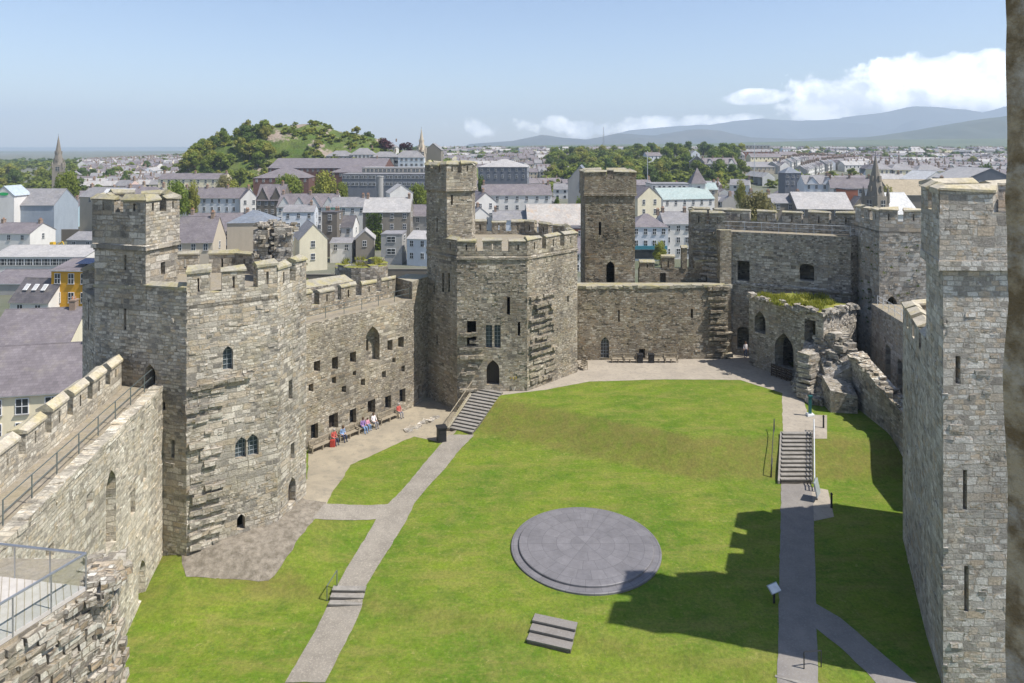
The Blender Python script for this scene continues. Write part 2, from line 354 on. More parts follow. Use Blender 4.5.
# ---------------------------------------------------------------- masonry
def face(p0, p1):
    a, b_ = V2(p0), V2(p1); L = (b_ - a).length; t = (b_ - a) / L
    return a, t, L, Vector((t.y, -t.x))
def fu(p0, p1, px):
    a, t, L, n = face(p0, p1); r = (px - CX) / F
    return (r * a.y - a.x) / (t.x - r * t.y)
def fhole(p0, p1, px, yb, yt, w, arch=0, off=0.0):
    """opening of width w metres seen at column px between rows yb and yt on the wall face p0>p1"""
    a, t, L, n = face(p0, p1); u = fu(p0, p1, px); y = a.y + t.y * u
    return (u + off, zat(yb, y), w, zat(yt, y) - zat(yb, y), arch)
def hole_pts(h):
    u, v, w, hh, arch = h
    if not arch: return [(u - w / 2, v), (u + w / 2, v), (u + w / 2, v + hh), (u - w / 2, v + hh)]
    ah = min(hh * .5, w * (.75 if arch == 1 else .3)); pts = [(u - w / 2, v), (u + w / 2, v)]
    n = 5
    for i in range(n + 1):
        f = i / n; pts.append((u + w / 2 * math.cos(f * math.pi / 2) ** (.8 if arch == 2 else 1), v + hh - ah + ah * (math.sin(f * math.pi / 2) if arch == 2 else f ** .8 if f else 0)))
    for i in range(n - 1, -1, -1):
        x, z = pts[2 + i]; pts.append((2 * u - x, z))
    return pts
def panel(mb, p0, p1, z0, z1, mat, holes=(), depth=.7, outline=None, rev=None):
    a, t, L, n = face(p0, p1)
    def P(u, v, d=0.0):
        q = a + t * u - n * d; return Vector((q.x, q.y, v))
    outer = outline or [(0, z0), (L, z0), (L, z1), (0, z1)]
    loops = [outer] + [hole_pts(h) for h in holes]
    if not holes and len(outer) == 4: mb.poly([P(*q) for q in outer], mat)
    else:
        flatp = [q for l in loops for q in l]
        for tri in tessellate_polygon([[Vector((q[0], q[1], 0)) for q in l] for l in loops]):
            q = [flatp[i] for i in tri]
            ar = (q[1][0] - q[0][0]) * (q[2][1] - q[0][1]) - (q[2][0] - q[0][0]) * (q[1][1] - q[0][1])
            if ar < 0: q = q[::-1]
            mb.poly([P(*x) for x in q], mat)
    if depth:
        for l in loops[1:]:
            for i in range(len(l)):
                j = (i + 1) % len(l)
                mb.poly([P(*l[j]), P(*l[i]), P(*l[i], depth), P(*l[j], depth)], rev or mat)
def studs(mb, p0, p1, z0, z1, mat, holes=(), dens=1.0, proj=(.005, .038)):
    a, t, L, n = face(p0, p1); ang = math.atan2(t.y, t.x); hs_ = [(h[0] - h[2] / 2 - .5, h[0] + h[2] / 2 + .5, h[1] - .3, h[1] + h[3] + .3) for h in holes]
    for _ in range(int(L * (z1 - z0) * dens)):
        w = R.uniform(.22, .7); u = R.uniform(0.0, L); z = z0 + R.random() * (z1 - z0); hh = R.uniform(.14, .34); pj = R.uniform(*proj) ** 1.0
        if any(b_[0] < u < b_[1] and b_[2] < z < b_[3] for b_ in hs_): continue
        u = max(w / 2 - .05, min(L - w / 2 + .05, u)); q = a + t * u + n * (pj / 2 - .1); mb.box((q.x, q.y, z), (w, pj + .2, hh), mat, ang + R.uniform(-.04, .04), jit=.03)
def inset(poly, d):
    n = len(poly); out = []
    for i in range(n):
        p, q, r_ = V2(poly[i - 1]), V2(poly[i]), V2(poly[(i + 1) % n])
        t1 = (q - p).normalized(); t2 = (r_ - q).normalized()
        n1 = Vector((-t1.y, t1.x)); n2 = Vector((-t2.y, t2.x)); bi = n1 + n2
        if bi.length < 1e-4: bi = n1
        bi.normalize(); c = max(.35, bi.dot(n1)); out.append(tuple(q + bi * d / c))
    return out
def shell(mb, poly, z0, z1, mat, holes={}, top=None, depth=.7, zb=None, skip=(), dens=1.8):
    n = len(poly)
    for i in range(n):
        if i in skip: continue
        zf = z0 if zb is None else zb.get(i, z0)
        panel(mb, poly[i], poly[(i + 1) % n], zf, z1, mat, holes.get(i, ()), depth)
        mid_ = (V2(poly[i]) + V2(poly[(i + 1) % n])) / 2; nn = face(poly[i], poly[(i + 1) % n])[3]
        if nn.dot(mid_) < 0 and dens: studs(mb, poly[i], poly[(i + 1) % n], zf + .2, z1 - .2, mat, holes.get(i, ()), dens)
    mb.poly([(*p, z1) for p in poly], top or 'wallwalk')
def merlon(parent, po, pi, z0, z1, mat, cap='coping', slit=True, ch=.32, ov=.09):
    """po: two outer plan points (u increasing), pi: the matching inner points"""
    mb = MB(); a, b_ = V2(po[0]), V2(po[1]); c, d = V2(pi[0]), V2(pi[1])
    z1 += R.uniform(-.12, .1)
    L = (b_ - a).length; th = (a - c).length
    h = [(L / 2, z0 + .12, .16, (z1 - z0) * .62, 0)] if (slit and L > 1.0) else []
    panel(mb, a, b_, z0, z1, mat, h, 0); 
    Lb = (d - c).length; panel(mb, d, c, z0, z1, mat, [(Lb / 2, z0 + .12, .16, (z1 - z0) * .62, 0)] if h else [], 0)
    if h:   # the slit runs right through
        _, t, _, n = face(a, b_); _, t2, _, n2 = face(c, d)
        o = hole_pts(h[0]); i_ = hole_pts((Lb / 2, *h[0][1:]))
        for q in range(4):
            r_ = (q + 1) % 4
            f = lambda base, tt, w: Vector((*(base + tt * w[0]), w[1]))
            mb.poly([f(a, t, o[r_]), f(a, t, o[q]), f(c, t2, i_[q]), f(c, t2, i_[r_])], mat)
    mb.poly([(*b_, z0), (*d, z0), (*d, z1), (*b_, z1)], mat); mb.poly([(*c, z0), (*a, z0), (*a, z1), (*c, z1)], mat)
    # sloped coping stone
    _, t, _, n = face(a, b_); jj = lambda: R.uniform(-.09, .09)
    A, B, D, C = a + n * ov - t * ov, b_ + n * ov + t * ov, d - n * ov + t * ov * .5, c - n * ov - t * ov * .5
    ra, rb = (A * .42 + C * .58), (B * .42 + D * .58)
    zt = z1 + ch
    lo = [(*A, z1 - .02 + jj()), (*B, z1 - .02 + jj()), (*D, z1 + .0), (*C, z1 + .0)]
    up = [(*A, z1 + .09 + jj()), (*B, z1 + .09 + jj()), (*D, z1 + .12), (*C, z1 + .12)]
    r1, r2 = (*ra, zt + jj()), (*rb, zt + jj())
    for i in range(4): mb.poly([lo[i], lo[(i + 1) % 4], up[(i + 1) % 4], up[i]], cap)
    mb.poly([up[0], up[1], r2, r1], cap); mb.poly([up[2], up[3], r1, r2], cap)
    mb.poly([up[1], up[2], r2], cap); mb.poly([up[3], up[0], r1], cap); mb.poly(lo[::-1], cap)
    return mb.build('merlon', parent)
def parapet(parent, poly, edges, zs, zm, th, mat, mw=1.7, gap=.75, cap='coping', closed=True, zbase=None, slit=True, name='parapet', over=0.0):
    """low wall on the rim of poly along the given edges, merlons above; zs sill, zm merlon top"""
    if over: poly = inset(poly, -over)
    inn = inset(poly, th); mb = MB(); n = len(poly); zb = zs - 1.0 if zbase is None else zbase
    for i in edges:
        j = (i + 1) % n; mb.prism([poly[i], poly[j], inn[j], inn[i]], zb, zs, mat, top=cap)
    par = mb.build(name, parent)
    for i in edges:
        j = (i + 1) % n; a, b_, c, d = V2(poly[i]), V2(poly[j]), V2(inn[i]), V2(inn[j])
        L = (b_ - a).length; k_ = max(1, round((L + gap) / (mw + gap))); m_ = (L - (k_ - 1) * gap) / k_ if k_ > 1 else L
        # half a gap at each corner is left out so that corner merlons wrap round
        for q in range(k_):
            f0, f1 = q * (m_ + gap) / L, (q * (m_ + gap) + m_) / L
            f0 += .02 / L if q == 0 else R.uniform(-.06, .06) / L; f1 -= .02 / L if q == k_ - 1 else R.uniform(-.06, .06) / L
            merlon(par, (a.lerp(b_, f0), a.lerp(b_, f1)), (c.lerp(d, f0), c.lerp(d, f1)), zs, zm, mat, cap, slit)
    return par
def band(parent, poly, edges, z, h, proj, mat='stone_grey', name='string_course'):
    mb = MB(); out = inset(poly, -proj); n = len(poly)
    for i in edges:
        j = (i + 1) % n; mb.prism([out[i], out[j], poly[j], poly[i]], [z - h, z - h, z - h, z - h], [z, z, z + .12, z + .12], mat)
    return mb.build(name, parent)
def lattice(parent, p0, p1, h, depth=.35, nx=3, nz=5, bar='lead_bar', glass='leaded_glass', name='window'):
    a, t, L, n = face(p0, p1); mb = MB()
    def P(u, v, d): q = a + t * u - n * d; return Vector((q.x, q.y, v))
    pts = hole_pts(h); mb.poly([P(x, z, depth) for x, z in pts], glass)
    u, v, w, hh, ar = h
    for i in range(nx + 1):
        x = u - w / 2 + w * i / nx; top = max([z for xx, z in pts if abs(xx - x) < w / nx * .75] + [v]) if ar else v + hh
        mb.bar(P(x, v, depth - .03), P(x, top, depth - .03), .028, bar, 4)
    for i in range(nz):
        z = v + hh * i / nz; mb.bar(P(u - w / 2, z, depth - .03), P(u + w / 2, z, depth - .03), .025, bar, 4)
    return mb.build(name, parent)
def door(parent, p0, p1, h, depth=.45, mat='timber_dark'):
    a, t, L, n = face(p0, p1); mb = MB()
    def P(u, v, d): q = a + t * u - n * d; return Vector((q.x, q.y, v))
    pts = hole_pts(h); mb.poly([P(x, z, depth) for x, z in pts], mat)
    for i in range(1, 5):
        x = h[0] - h[2] / 2 + h[2] * i / 5; mb.bar(P(x, h[1], depth - .01), P(x, h[1] + h[3] * .7, depth - .01), .02, 'iron_dark', 4)
    return mb.build('door', parent)
def toothing(parent, p0, p1, u0, u1, z0, z1, mat, step=.62, proj=(.15, .6), name='toothing', taper=0.0):
    """broken bonding stones that stick out of a face in ragged courses"""
    a, t, L, n = face(p0, p1); mb = MB(); z = z0; ang = math.atan2(t.y, t.x)
    while z < z1:
        u = u0 + R.uniform(0, .3) + taper * (z - z0)
        ue = u1 + R.uniform(-.4, .15)
        hgt = R.uniform(.24, .42); pr = R.uniform(*proj)
        while u < ue:
            w = R.uniform(.35, .95)
            if R.random() < .86:
                pj = pr * R.uniform(.55, 1.15); q = a + t * (u + w / 2) + n * (pj / 2 - .12)
                mb.box((q.x, q.y, z + hgt / 2 + R.uniform(-.05, .05)), (w * 1.02, pj + .24, hgt * R.uniform(.8, 1.1)), mat, ang, jit=.05)
            u += w
        z += step * R.uniform(.85, 1.2)
    return mb.build(name, parent)
def rubble_pile(mb, plan_fn, n, mat, size=(.35, .9), jit=.09):
    for _ in range(n):
        x, y, z = plan_fn(); s_ = R.uniform(*size)
        mb.box((x, y, z), (s_ * R.uniform(.8, 1.4), s_ * R.uniform(.7, 1.1), s_ * R.uniform(.4, .7)), mat, R.uniform(0, 3.1), jit=jit * s_)
def tufts(name, parent, pts, size, mat='leaf_green', n=26):
    mb = MB()
    for x, y, z in pts:
        for _ in range(n):
            a = R.uniform(0, 6.28); r_ = size * R.random(); p = Vector((x + math.cos(a) * r_, y + math.sin(a) * r_, z)); h = size * R.uniform(.5, 1.3)
            d = Vector((R.uniform(-.6, .6), R.uniform(-.6, .6), 1)).normalized() * h; w = Vector((math.cos(a + 1.5), math.sin(a + 1.5), 0)) * size * .14
            mb.poly([p - w, p + w, p + d], mat)
    return mb.build(name, parent)
# ================================================================= GROUND OF THE WARD
FA, FB, FC = (-20.0, 42.4), (-15.5, 45.6), (-14.7, 49.3)
def seg_dist(p, a, b):
    a, b, p = V2(a), V2(b), V2(p); t = max(0.0, min(1.0, (p - a).dot(b - a) / (b - a).length_squared)); return (p - a - (b - a) * t).length
def gz(x, y):
    """height of the ward: low strip nearest, main level 0, bank up to the far terrace at 2"""
    ram = lambda a, b, v: (lambda t: t + .06 * math.sin(2 * math.pi * t) * -.5)(max(0.0, min(1.0, (v - a) / (b - a))))
    yl = 37.6 - .255 * x
    z = -.5 + .5 * ram(yl - .9, yl + .9, y)
    q = max(0.0, min(1.0, (x + 3) / 18)); s0 = lerp(62.2, 53.55, q); up = 2.0 * ram(s0, s0 + lerp(5.6, 4.4, q), y)
    # forecourt on the left stays low: left of the flight of steps
    lx = -5.9 + (y - 62.2) * .62
    if y < 69: up *= sst(lx - .15, lx + .15, x) if y > 61 else sst(lx - .1, lx + 1.5, x)
    elif x < -1.8: up *= sst(-2.6, -2.1, x)
    if x < -6: z += 1.25 * math.exp(-(min(seg_dist((x, y), FA, FB), seg_dist((x, y), FB, FC)) / 3.6) ** 2)
    return z + up + .03 * noise.noise(Vector((x * .3, y * .3, 0)))
def ong(px, py, z=0.0):
    for _ in range(12): x, y = on(px, py, z); z = .5 * z + .5 * gz(x, y)
    return on(px, py, z)
OG = lambda *pts: [ong(px, py) for px, py in pts]
WARD = [(-18.4, 16), (-22.6, 45), (-18.5, 51), (-18.6, 58.5), (-10.8, 69.6), (-9, 74), (-3, 79.5), (26.2, 80.3), (37, 75.9), (38, 71), (36.2, 46), (27, 46), (23.5, 37), (23, 30), (21, 16)]
def inside(p, poly):
    c = False; n = len(poly)
    for i in range(n):
        x1, y1 = poly[i]; x2, y2 = poly[i - 1]
        if (y1 > p[1]) != (y2 > p[1]) and p[0] < (x2 - x1) * (p[1] - y1) / (y2 - y1) + x1: c = not c
    return c
def drape(name, poly, mat, lift, step=.5, zf=None, edge_rough=0.0):
    zf = zf or gz; vs = []; n = len(poly)
    for i in range(n):
        a, b_ = V2(poly[i]), V2(poly[(i + 1) % n]); k_ = max(1, int((b_ - a).length / step))
        nn = Vector(((b_ - a).y, -(b_ - a).x)).normalized() if (b_ - a).length > 0 else Vector((0, 0))
        for q in range(k_):
            p = a.lerp(b_, q / k_)
            if edge_rough: p = p + nn * edge_rough * noise.noise(Vector((p.x * 1.7, p.y * 1.7, 3)))
            vs.append(p)
    m_ = len(vs); outer = [tuple(v) for v in vs]
    xs = [v.x for v in vs]; ys = [v.y for v in vs]; x = min(xs) + step * .5
    while x < max(xs):
        y = min(ys) + step * .5
        while y < max(ys):
            if inside((x, y), outer) and min((v - Vector((x, y))).length_squared for v in vs) > (step * .5) ** 2: vs.append(Vector((x, y)))
            y += step
        x += step
    out = delaunay_2d_cdt(vs, [], [list(range(m_))], 1, 1e-5)
    mb = MB()
    for f in out[2]: 
        q = [out[0][i] for i in f]; mb.poly([(p.x, p.y, zf(p.x, p.y) + lift) for p in q], mat)
    return mb.build(name, smooth=True)
def structure(o): o['kind'] = 'structure'; return o
structure(drape('lawn', WARD, 'lawn_grass', 0.0, .6))
O = lambda z, *pts: [on(px, py, z) for px, py in pts]
fore = OG((455, 433), (470, 414), (462, 409), (430, 396), (412, 404), (380, 412), (309, 446), (306, 486), (272, 529), (262, 545), (284, 548), (296, 536), (314, 519), (327, 504), (350, 465), (392, 446), (414, 436.5), (441, 443))[::-1]
structure(drape('forecourt', fore, 'forecourt_gravel', .012, edge_rough=.12))
apron = [(-20.6, 42.9)] + OG((186, 577), (228, 579), (269, 581), (275, 576), (292, 550), (316, 518), (326, 503), (306, 500)) + [(-15.2, 49.3), (-16, 45.8)]
def apz(x, y): return gz(x, y) + .02
structure(drape('cobbled_apron', apron, 'apron_cobble', .024, edge_rough=.14))
lp = [(-.5, 285, 325, 683), (-.5, 306, 343, 648), (-.5, 327, 362, 607), (0, 336, 364, 590), (0, 350, 380, 563), (0, 376, 407, 520), (0, 388, 414, 504), (0, 405, 428, 487), (0, 419, 444, 470), (0, 434, 458, 452), (0, 449, 474, 435)]
lpoly = [ong(a, y) for z, a, b_, y in lp] + [ong(b_, y) for z, a, b_, y in reversed(lp)]
lpoly = [(x, y) for x, y in lpoly]
structure(drape('left_path', lpoly[::-1], 'path_asphalt', .036, .4, edge_rough=.07))
structure(drape('cross_path', OG((312, 519), (379, 519), (390, 504), (325, 504)), 'path_asphalt', .030, .4, edge_rough=.07))
ter = O(2, (494, 396), (545, 390), (590, 381.5), (665, 379.5), (740, 380), (782, 393), (783, 434), (811, 434), (806, 408), (803, 396), (800, 375), (782, 356), (735, 350), (718, 357), (577, 357), (577, 371), (527, 390), (486, 387))
structure(drape('terrace', ter, 'terrace_gravel', .014, edge_rough=.08))
structure(drape('right_path', O(0, (781, 484), (811, 484), (813, 500), (815, 560), (817, 640), (819, 700), (777, 700), (779, 600), (781, 500))[::-1], 'path_dark', .03, .5, edge_rough=.07))
structure(drape('paved_pad', O(0, (811, 487), (828, 490), (834, 517), (814, 521))[::-1], 'terrace_gravel', .02, .5))
structure(drape('upper_pad', O(1.95, (802, 415), (827, 416), (827, 437), (808, 437))[::-1], 'terrace_gravel', .02, .5))
structure(drape('branch_path', O(0, (816, 604), (840, 618), (925, 690), (885, 690), (840, 647), (816, 629))[::-1], 'path_dark', .022, .5, edge_rough=.05))
# ---------------------------------------------------------------- flights of steps
def flight(name, label, p0, p1, w, z0, z1, n, mat='step_stone', riser='step_dark', side=None, w2=None, up=.1, square=False):
    """p0 bottom middle, p1 top middle"""
    t = empty(name, (p0[0], p0[1], z0)); tag(t, label, 'steps'); a, b_ = V2(p0), V2(p1); d = (b_ - a).normalized(); s_ = Vector((1, 0)) if square else Vector((d.y, -d.x)); L = (b_ - a).length; fd = L / n * (d.y if square else 1)
    ang = math.atan2(s_.y, s_.x)
    for i in range(n):
        mb = MB(); f = L / n; zt = z0 + up + (z1 - z0) * (i + 1) / n; wi = lerp(w, w2 or w, i / n); c = a + d * (i * f + f / 2 + .02)
        mb.box((c.x - p0[0], c.y - p0[1], (zt - .07) / 2 + z0 / 2 - .2 - z0), (wi * .99, fd + .02, zt - .07 - z0 + .4), riser, ang)
        c = a + d * (i * f + f / 2); mb.box((c.x - p0[0], c.y - p0[1], zt - .035 - z0), (wi, fd + .05, .07), mat, ang, jit=.008)
        o = mb.build('step', t)
    if side:
        for sg in (-1, 1):
            mb = MB(); e0 = s_ * sg * (w / 2 + .08); e1 = d * L + s_ * sg * ((w2 or w) / 2 + .08); wv = s_ * .09; q = [e0 - wv, e1 - wv, e1 + wv, e0 + wv]
            mb.prism([tuple(v) for v in (q if (q[1] - q[0]).cross(q[3] - q[0]) > 0 else q[::-1])], -.5, ([.26, z1 - z0 + .2, z1 - z0 + .2, .26] if (q[1] - q[0]).cross(q[3] - q[0]) > 0 else [.26, z1 - z0 + .2, z1 - z0 + .2, .26]), mat); mb.build('kerb', t)
    return t
pR0, pR1 = on(795.5, 484, 0), on(796.5, 434, 2)
flight('stone_steps', 'long flight of stone steps on the right path between low lawn and terrace', pR0, pR1, 2.4, 0, 2.0, 12, side=True, up=.2, square=True)
pL0, pL1 = on(461, 433.5, 0), on(490, 391.5, 2)
flight('stone_steps', 'stone steps climbing to the arched door of the tower with a slim turret', pL0, pL1, 2.3, 0, 2.0, 14, w2=2.9, up=.2)
flight('stone_steps', 'three shallow steps in the left path with one short handrail', on(345, 609, -.5), on(350, 588, 0), 1.95, -.5, .02, 3)
flight('stone_steps', 'short block of three steps alone in the lawn before the round dais', (1.93, 36.45), (2.43, 38.0), 2.4, -.46, .02, 3, 'path_dark')
flight('stone_steps', 'single low dark step crossing the bottom of the right path', on(797, 684, -.3), on(797, 677, -.3), 2.0, -.5, -.32, 1)
# ---------------------------------------------------------------- dais
DX, DY = xat(585.5, 44.9), 44.9
t = empty('round_dais', (DX, DY, 0)); tag(t, 'round grey slate dais of two tiers in the middle of the lawn', 'dais')
mb = MB(); mb.cone((0, 0, -.1), [(4.85, 0), (4.85, .2), (4.80, .23)], 'dais_slate', 96); mb.build('lower_tier', t)
mb = MB(); mb.cone((0, 0, .12), [(4.35, 0), (4.35, .12), (4.31, .15)], 'dais_slate', 96); mb.build('upper_tier', t)
# ================================================================= CASTLE
def rail(name, label, pts, h=1.0, post=1.8, mat='metal_rail', rails=(1.0, .5), r=.025, pr=.03):
    """pts: 3-D ground points; posts with level rails"""
    t = empty(name, pts[0]); tag(t, label, 'railing'); b0 = Vector(pts[0])
    for f in rails:
        mb = MB()
        for a, b_ in zip(pts, pts[1:]): mb.bar(Vector(a) - b0 + Vector((0, 0, h * f)), Vector(b_) - b0 + Vector((0, 0, h * f)), r, mat, 5)
        mb.build('handrail' if f == max(rails) else 'rail', t)
    for a, b_ in zip(pts, pts[1:]):
        L = (Vector(b_) - Vector(a)).length; n = max(1, round(L / post))
        for i in range(n + (1 if b_ is pts[-1] else 0)):
            p = Vector(a).lerp(Vector(b_), i / n) - b0; mb = MB(); mb.bar(p, p + Vector((0, 0, h)), pr, mat, 5); mb.build('post', t)
    return t
# --- Well tower (big polygonal tower on the left)
A, B, C_ = FA, FB, FC
WT = [A, B, C_, (-17.0, 52.4), (-21.5, 54.5), (-26.5, 53.6), (-29.6, 50.2), (-29.2, 46.9), (-26.98, 44.68)]
t = empty('castle_tower', (-22, 49, 0)); WTT = tag(t, 'big polygonal grey tower with a corner turret on the left', 'tower'); IDM = Matrix.Translation((22, -49, 0))
def P0(o): o.matrix_parent_inverse = IDM; return o
# all castle roots sit at the origin of their own base; children use world coordinates through the parent inverse
def root(name, label, cat, at, group=None):
    t = empty(name, (at[0], at[1], at[2] if len(at) > 2 else 0)); tag(t, label, cat, group); return t
def settle(t):
    """children were modelled in world coordinates: undo the root's offset for direct children"""
    for c in t.children: c.matrix_parent_inverse = Matrix.Translation(t.location).inverted() @ Matrix.Identity(4); 
ZW = 16.3
h = {0: [fhole(A, B, 228, 370, 346, .62, 1), fhole(A, B, 241.5, 458, 437, .78, 1), fhole(A, B, 252.5, 456, 434, .78, 1), fhole(A, B, 241, 530, 514, .5, 1)],
     1: [fhole(B, C_, 292, 504, 477, .95, 1), fhole(B, C_, 292.5, 460, 443, .5, 0), fhole(B, C_, 290.5, 400, 380, .5, 0)],
     8: [fhole(WT[8], A, 125, 330, 302, .22), fhole(WT[8], A, 150, 394, 364, .85, 1), fhole(WT[8], A, 162, 410, 402, .5), fhole(WT[8], A, 173, 458, 440, .25)],
     7: [fhole(WT[7], WT[8], 88.5, 330, 300, .3)]}
mb = MB(); shell(mb, WT, -1.0, ZW, 'stone_grey', h); mb.build('tower_wall', t)
lattice(t, A, B, h[0][0], nx=2, nz=5); lattice(t, A, B, h[0][1], nx=3, nz=5); lattice(t, A, B, h[0][2], nx=3, nz=5); door(t, B, C_, h[1][0])
parapet(t, WT, [0], 16.95, 18.25, .65, 'stone_grey', 1.5, .8, 'coping', zbase=ZW - .3); parapet(t, WT, [1], 16.8, 18.0, .65, 'stone_grey', 1.5, .8, 'coping', zbase=ZW); parapet(t, WT, [2, 3, 4, 5, 6], 16.6, 17.75, .65, 'stone_grey', 1.6, .9, 'coping', zbase=ZW - .4)
parapet(t, WT, [8], 17.0, 17.2, .65, 'stone_grey', 3, .8, 'coping', zbase=ZW, slit=False, name='broken_parapet')
TU = [(-27.0, 44.63), (-23.0, 43.33), (-22.3, 46.0), (-24.1, 48.3), (-27.7, 47.5)]
mb = MB(); shell(mb, TU, ZW - .5, 21.3, 'stone_grey', {0: [fhole(TU[0], TU[1], 125, 270, 255, .22)], 1: [fhole(TU[1], TU[2], 163, 275, 262, .4)]}); tu = mb.build('turret', t)
TUo = inset(TU, -.12)
parapet(tu, TUo, [0, 1, 2, 3, 4], 21.9, 22.75, .5, 'stone_grey', 1.5, .65, 'coping', zbase=19.85)
band(t, TU, [0, 1, 2, 3, 4], 19.85, .28, .2)
toothing(t, A, B, .1, 1.7, 1.2, 10.8, 'stone_grey', .72, (.1, .38), taper=-.02)
mb = MB(); a_, t_, L_, n_ = face(A, B); u = .15
while u < 3.7:
    w = R.uniform(.4, .9)
    if R.random() < .8: q = a_ + t_ * (u + w / 2) + n_ * .08; mb.box((q.x, q.y, 11.15 + u * .06 + R.uniform(-.06, .06)), (w, .36, .24), 'stone_grey', math.atan2(t_.y, t_.x), jit=.05)
    u += w
mb.build('weathered_ledge', t)
# ruined stub on the back of the same tower
mb = MB(); mb.prism([(-18.9, 50.4), (-17.8, 50.3), (-17.7, 52.0), (-18.9, 52.2)], ZW, 20.0, 'stone_shade', top='stone_rubble'); mb.prism([(-17.3, 50.2), (-16.1, 50.3), (-16.3, 51.4), (-17.4, 51.9)], ZW, 20.2, 'stone_shade', top='stone_rubble'); mb.prism([(-17.8, 51.2), (-17.3, 51.2), (-17.3, 51.8), (-17.8, 51.8)], ZW, 18.2, 'stone_shade', top='stone_rubble')
rubble_pile(mb, lambda: (R.choice((R.uniform(-18.9, -17.8), R.uniform(-17.4, -16.2))), R.uniform(50.4, 51.8), R.uniform(19.8, 20.5)), 46, 'stone_shade', (.25, .5)); rubble_pile(mb, lambda: (R.uniform(-18.9, -16.1), R.uniform(50.2, 50.4), R.uniform(17, 20)), 40, 'stone_shade', (.2, .4))
mb.build('ruined_stub', t)
settle(t)
# grass strip and buttress foot of the tower
# --- near curtain wall on the left with wall walk
i0, i1 = (-18.15, 20.0), (-21.95, 44.2); o1, o0 = (-25.3, 43.9), (-21.3, 19.6)
NW = [i0, i1, o1, o0]
t = root('curtain_wall', 'sunlit near castle wall with a sloping wall walk and merlons at lower left', 'wall', (-21, 31))
def nh(px, yb, yt, w, a=0): return fhole(i0, i1, px, yb, yt, w, a)
h = {0: [nh(111, 548, 470, 1.25, 1), nh(142, 600, 560, 1.1, 1), nh(133, 515, 490, .7), nh(145, 480, 462, .5), nh(90, 505, 492, .7), nh(142, 432, 424, .5), nh(50, 560, 545, .7), nh(118, 470, 463, .4)]}
mb = MB(); shell(mb, NW, -1.5, 10.9, 'stone_pale', h, depth=1.1); mb.build('wall_face', t)
mb = MB(); 
for hh, dd in ((h[0][0], 1.0), (h[0][1], .8)):   # openings walled up a little way inside
    a, tt, L, n = face(i0, i1); q = a + tt * hh[0] - n * dd; mb.box((q.x, q.y, hh[1] + hh[3] / 2), (hh[2] + .1, .2, hh[3] + .1), 'stone_pale', math.atan2(tt.y, tt.x))
mb.build('blocking_wall', t)
parapet(t, NW, [2], 11.75, 12.75, .7, 'stone_pale', 1.9, .7, 'coping_pale', zbase=10.9)
mb = MB()
a, tt, L, n = face(i0, i1)
u = 0.0
while u < L:
    w = R.uniform(.5, 1.1); q = a + tt * (u + w / 2) - n * .3; mb.box((q.x, q.y, 11.06 + R.uniform(-.04, .06)), (w, .7, .28), 'stone_pale', math.atan2(tt.y, tt.x), jit=.04); u += w
mb.build('kerb_stones', t)
settle(t)
tz_ = 11.15; a, tt, L, n = face(i0, i1)
rp = [a + tt * (L * f) - n * .75 for f in (.3, 1.0)]
rail('railing', 'thin metal railing along the near sunlit wall walk', [(q.x, q.y, tz_) for q in rp], 1.0, 2.2)
# ruined end of the near wall carrying the platform
t = root('ruined_wall', 'broken rough wall end under the glass sided viewing platform', 'ruin', (-16, 22))
mb = MB(); RW = [(-19.5, 16.5), (-17.0, 17.2), (-14.5, 23.75), (-14.9, 25.4), (-18.8, 25.5)]
shell(mb, RW, -2, 10.84, 'stone_rubble', dens=0); mb.build('wall_core', t)
mb = MB()
for p0, p1 in ((RW[1], RW[2]), (RW[2], RW[3]), (RW[3], RW[4])):
    a, tt, L, n = face(p0, p1); z = 3.0
    while z < 10.6:
        u = -.2; hh = R.uniform(.22, .36)
        while u < L + .1:
            w = R.uniform(.3, .8); pj = R.uniform(.03, .3) + (10.6 - z) * .1 * R.uniform(.8, 1.15) * (1 if u > L * .55 or p0 is not RW[1] else .35)
            q = a + tt * (u + w / 2) + n * (pj / 2 - .2)
            mb.box((q.x, q.y, z + hh / 2), (w * .97, pj + .4, hh * 1.02), 'stone_rubble', math.atan2(tt.y, tt.x) + R.uniform(-.06, .06), jit=.035); u += w
        z += hh
for _ in range(60):
    q = V2(RW[2]).lerp(V2(RW[3]), R.random()); mb.box((q.x + R.uniform(-.5, .6), q.y + R.uniform(-.4, .4), 10.7 + R.uniform(-.5, .25)), (R.uniform(.3, .7), R.uniform(.3, .6), R.uniform(.2, .35)), 'stone_rubble', R.uniform(0, 3), jit=.04)
mb.build('broken_stones', t); settle(t)
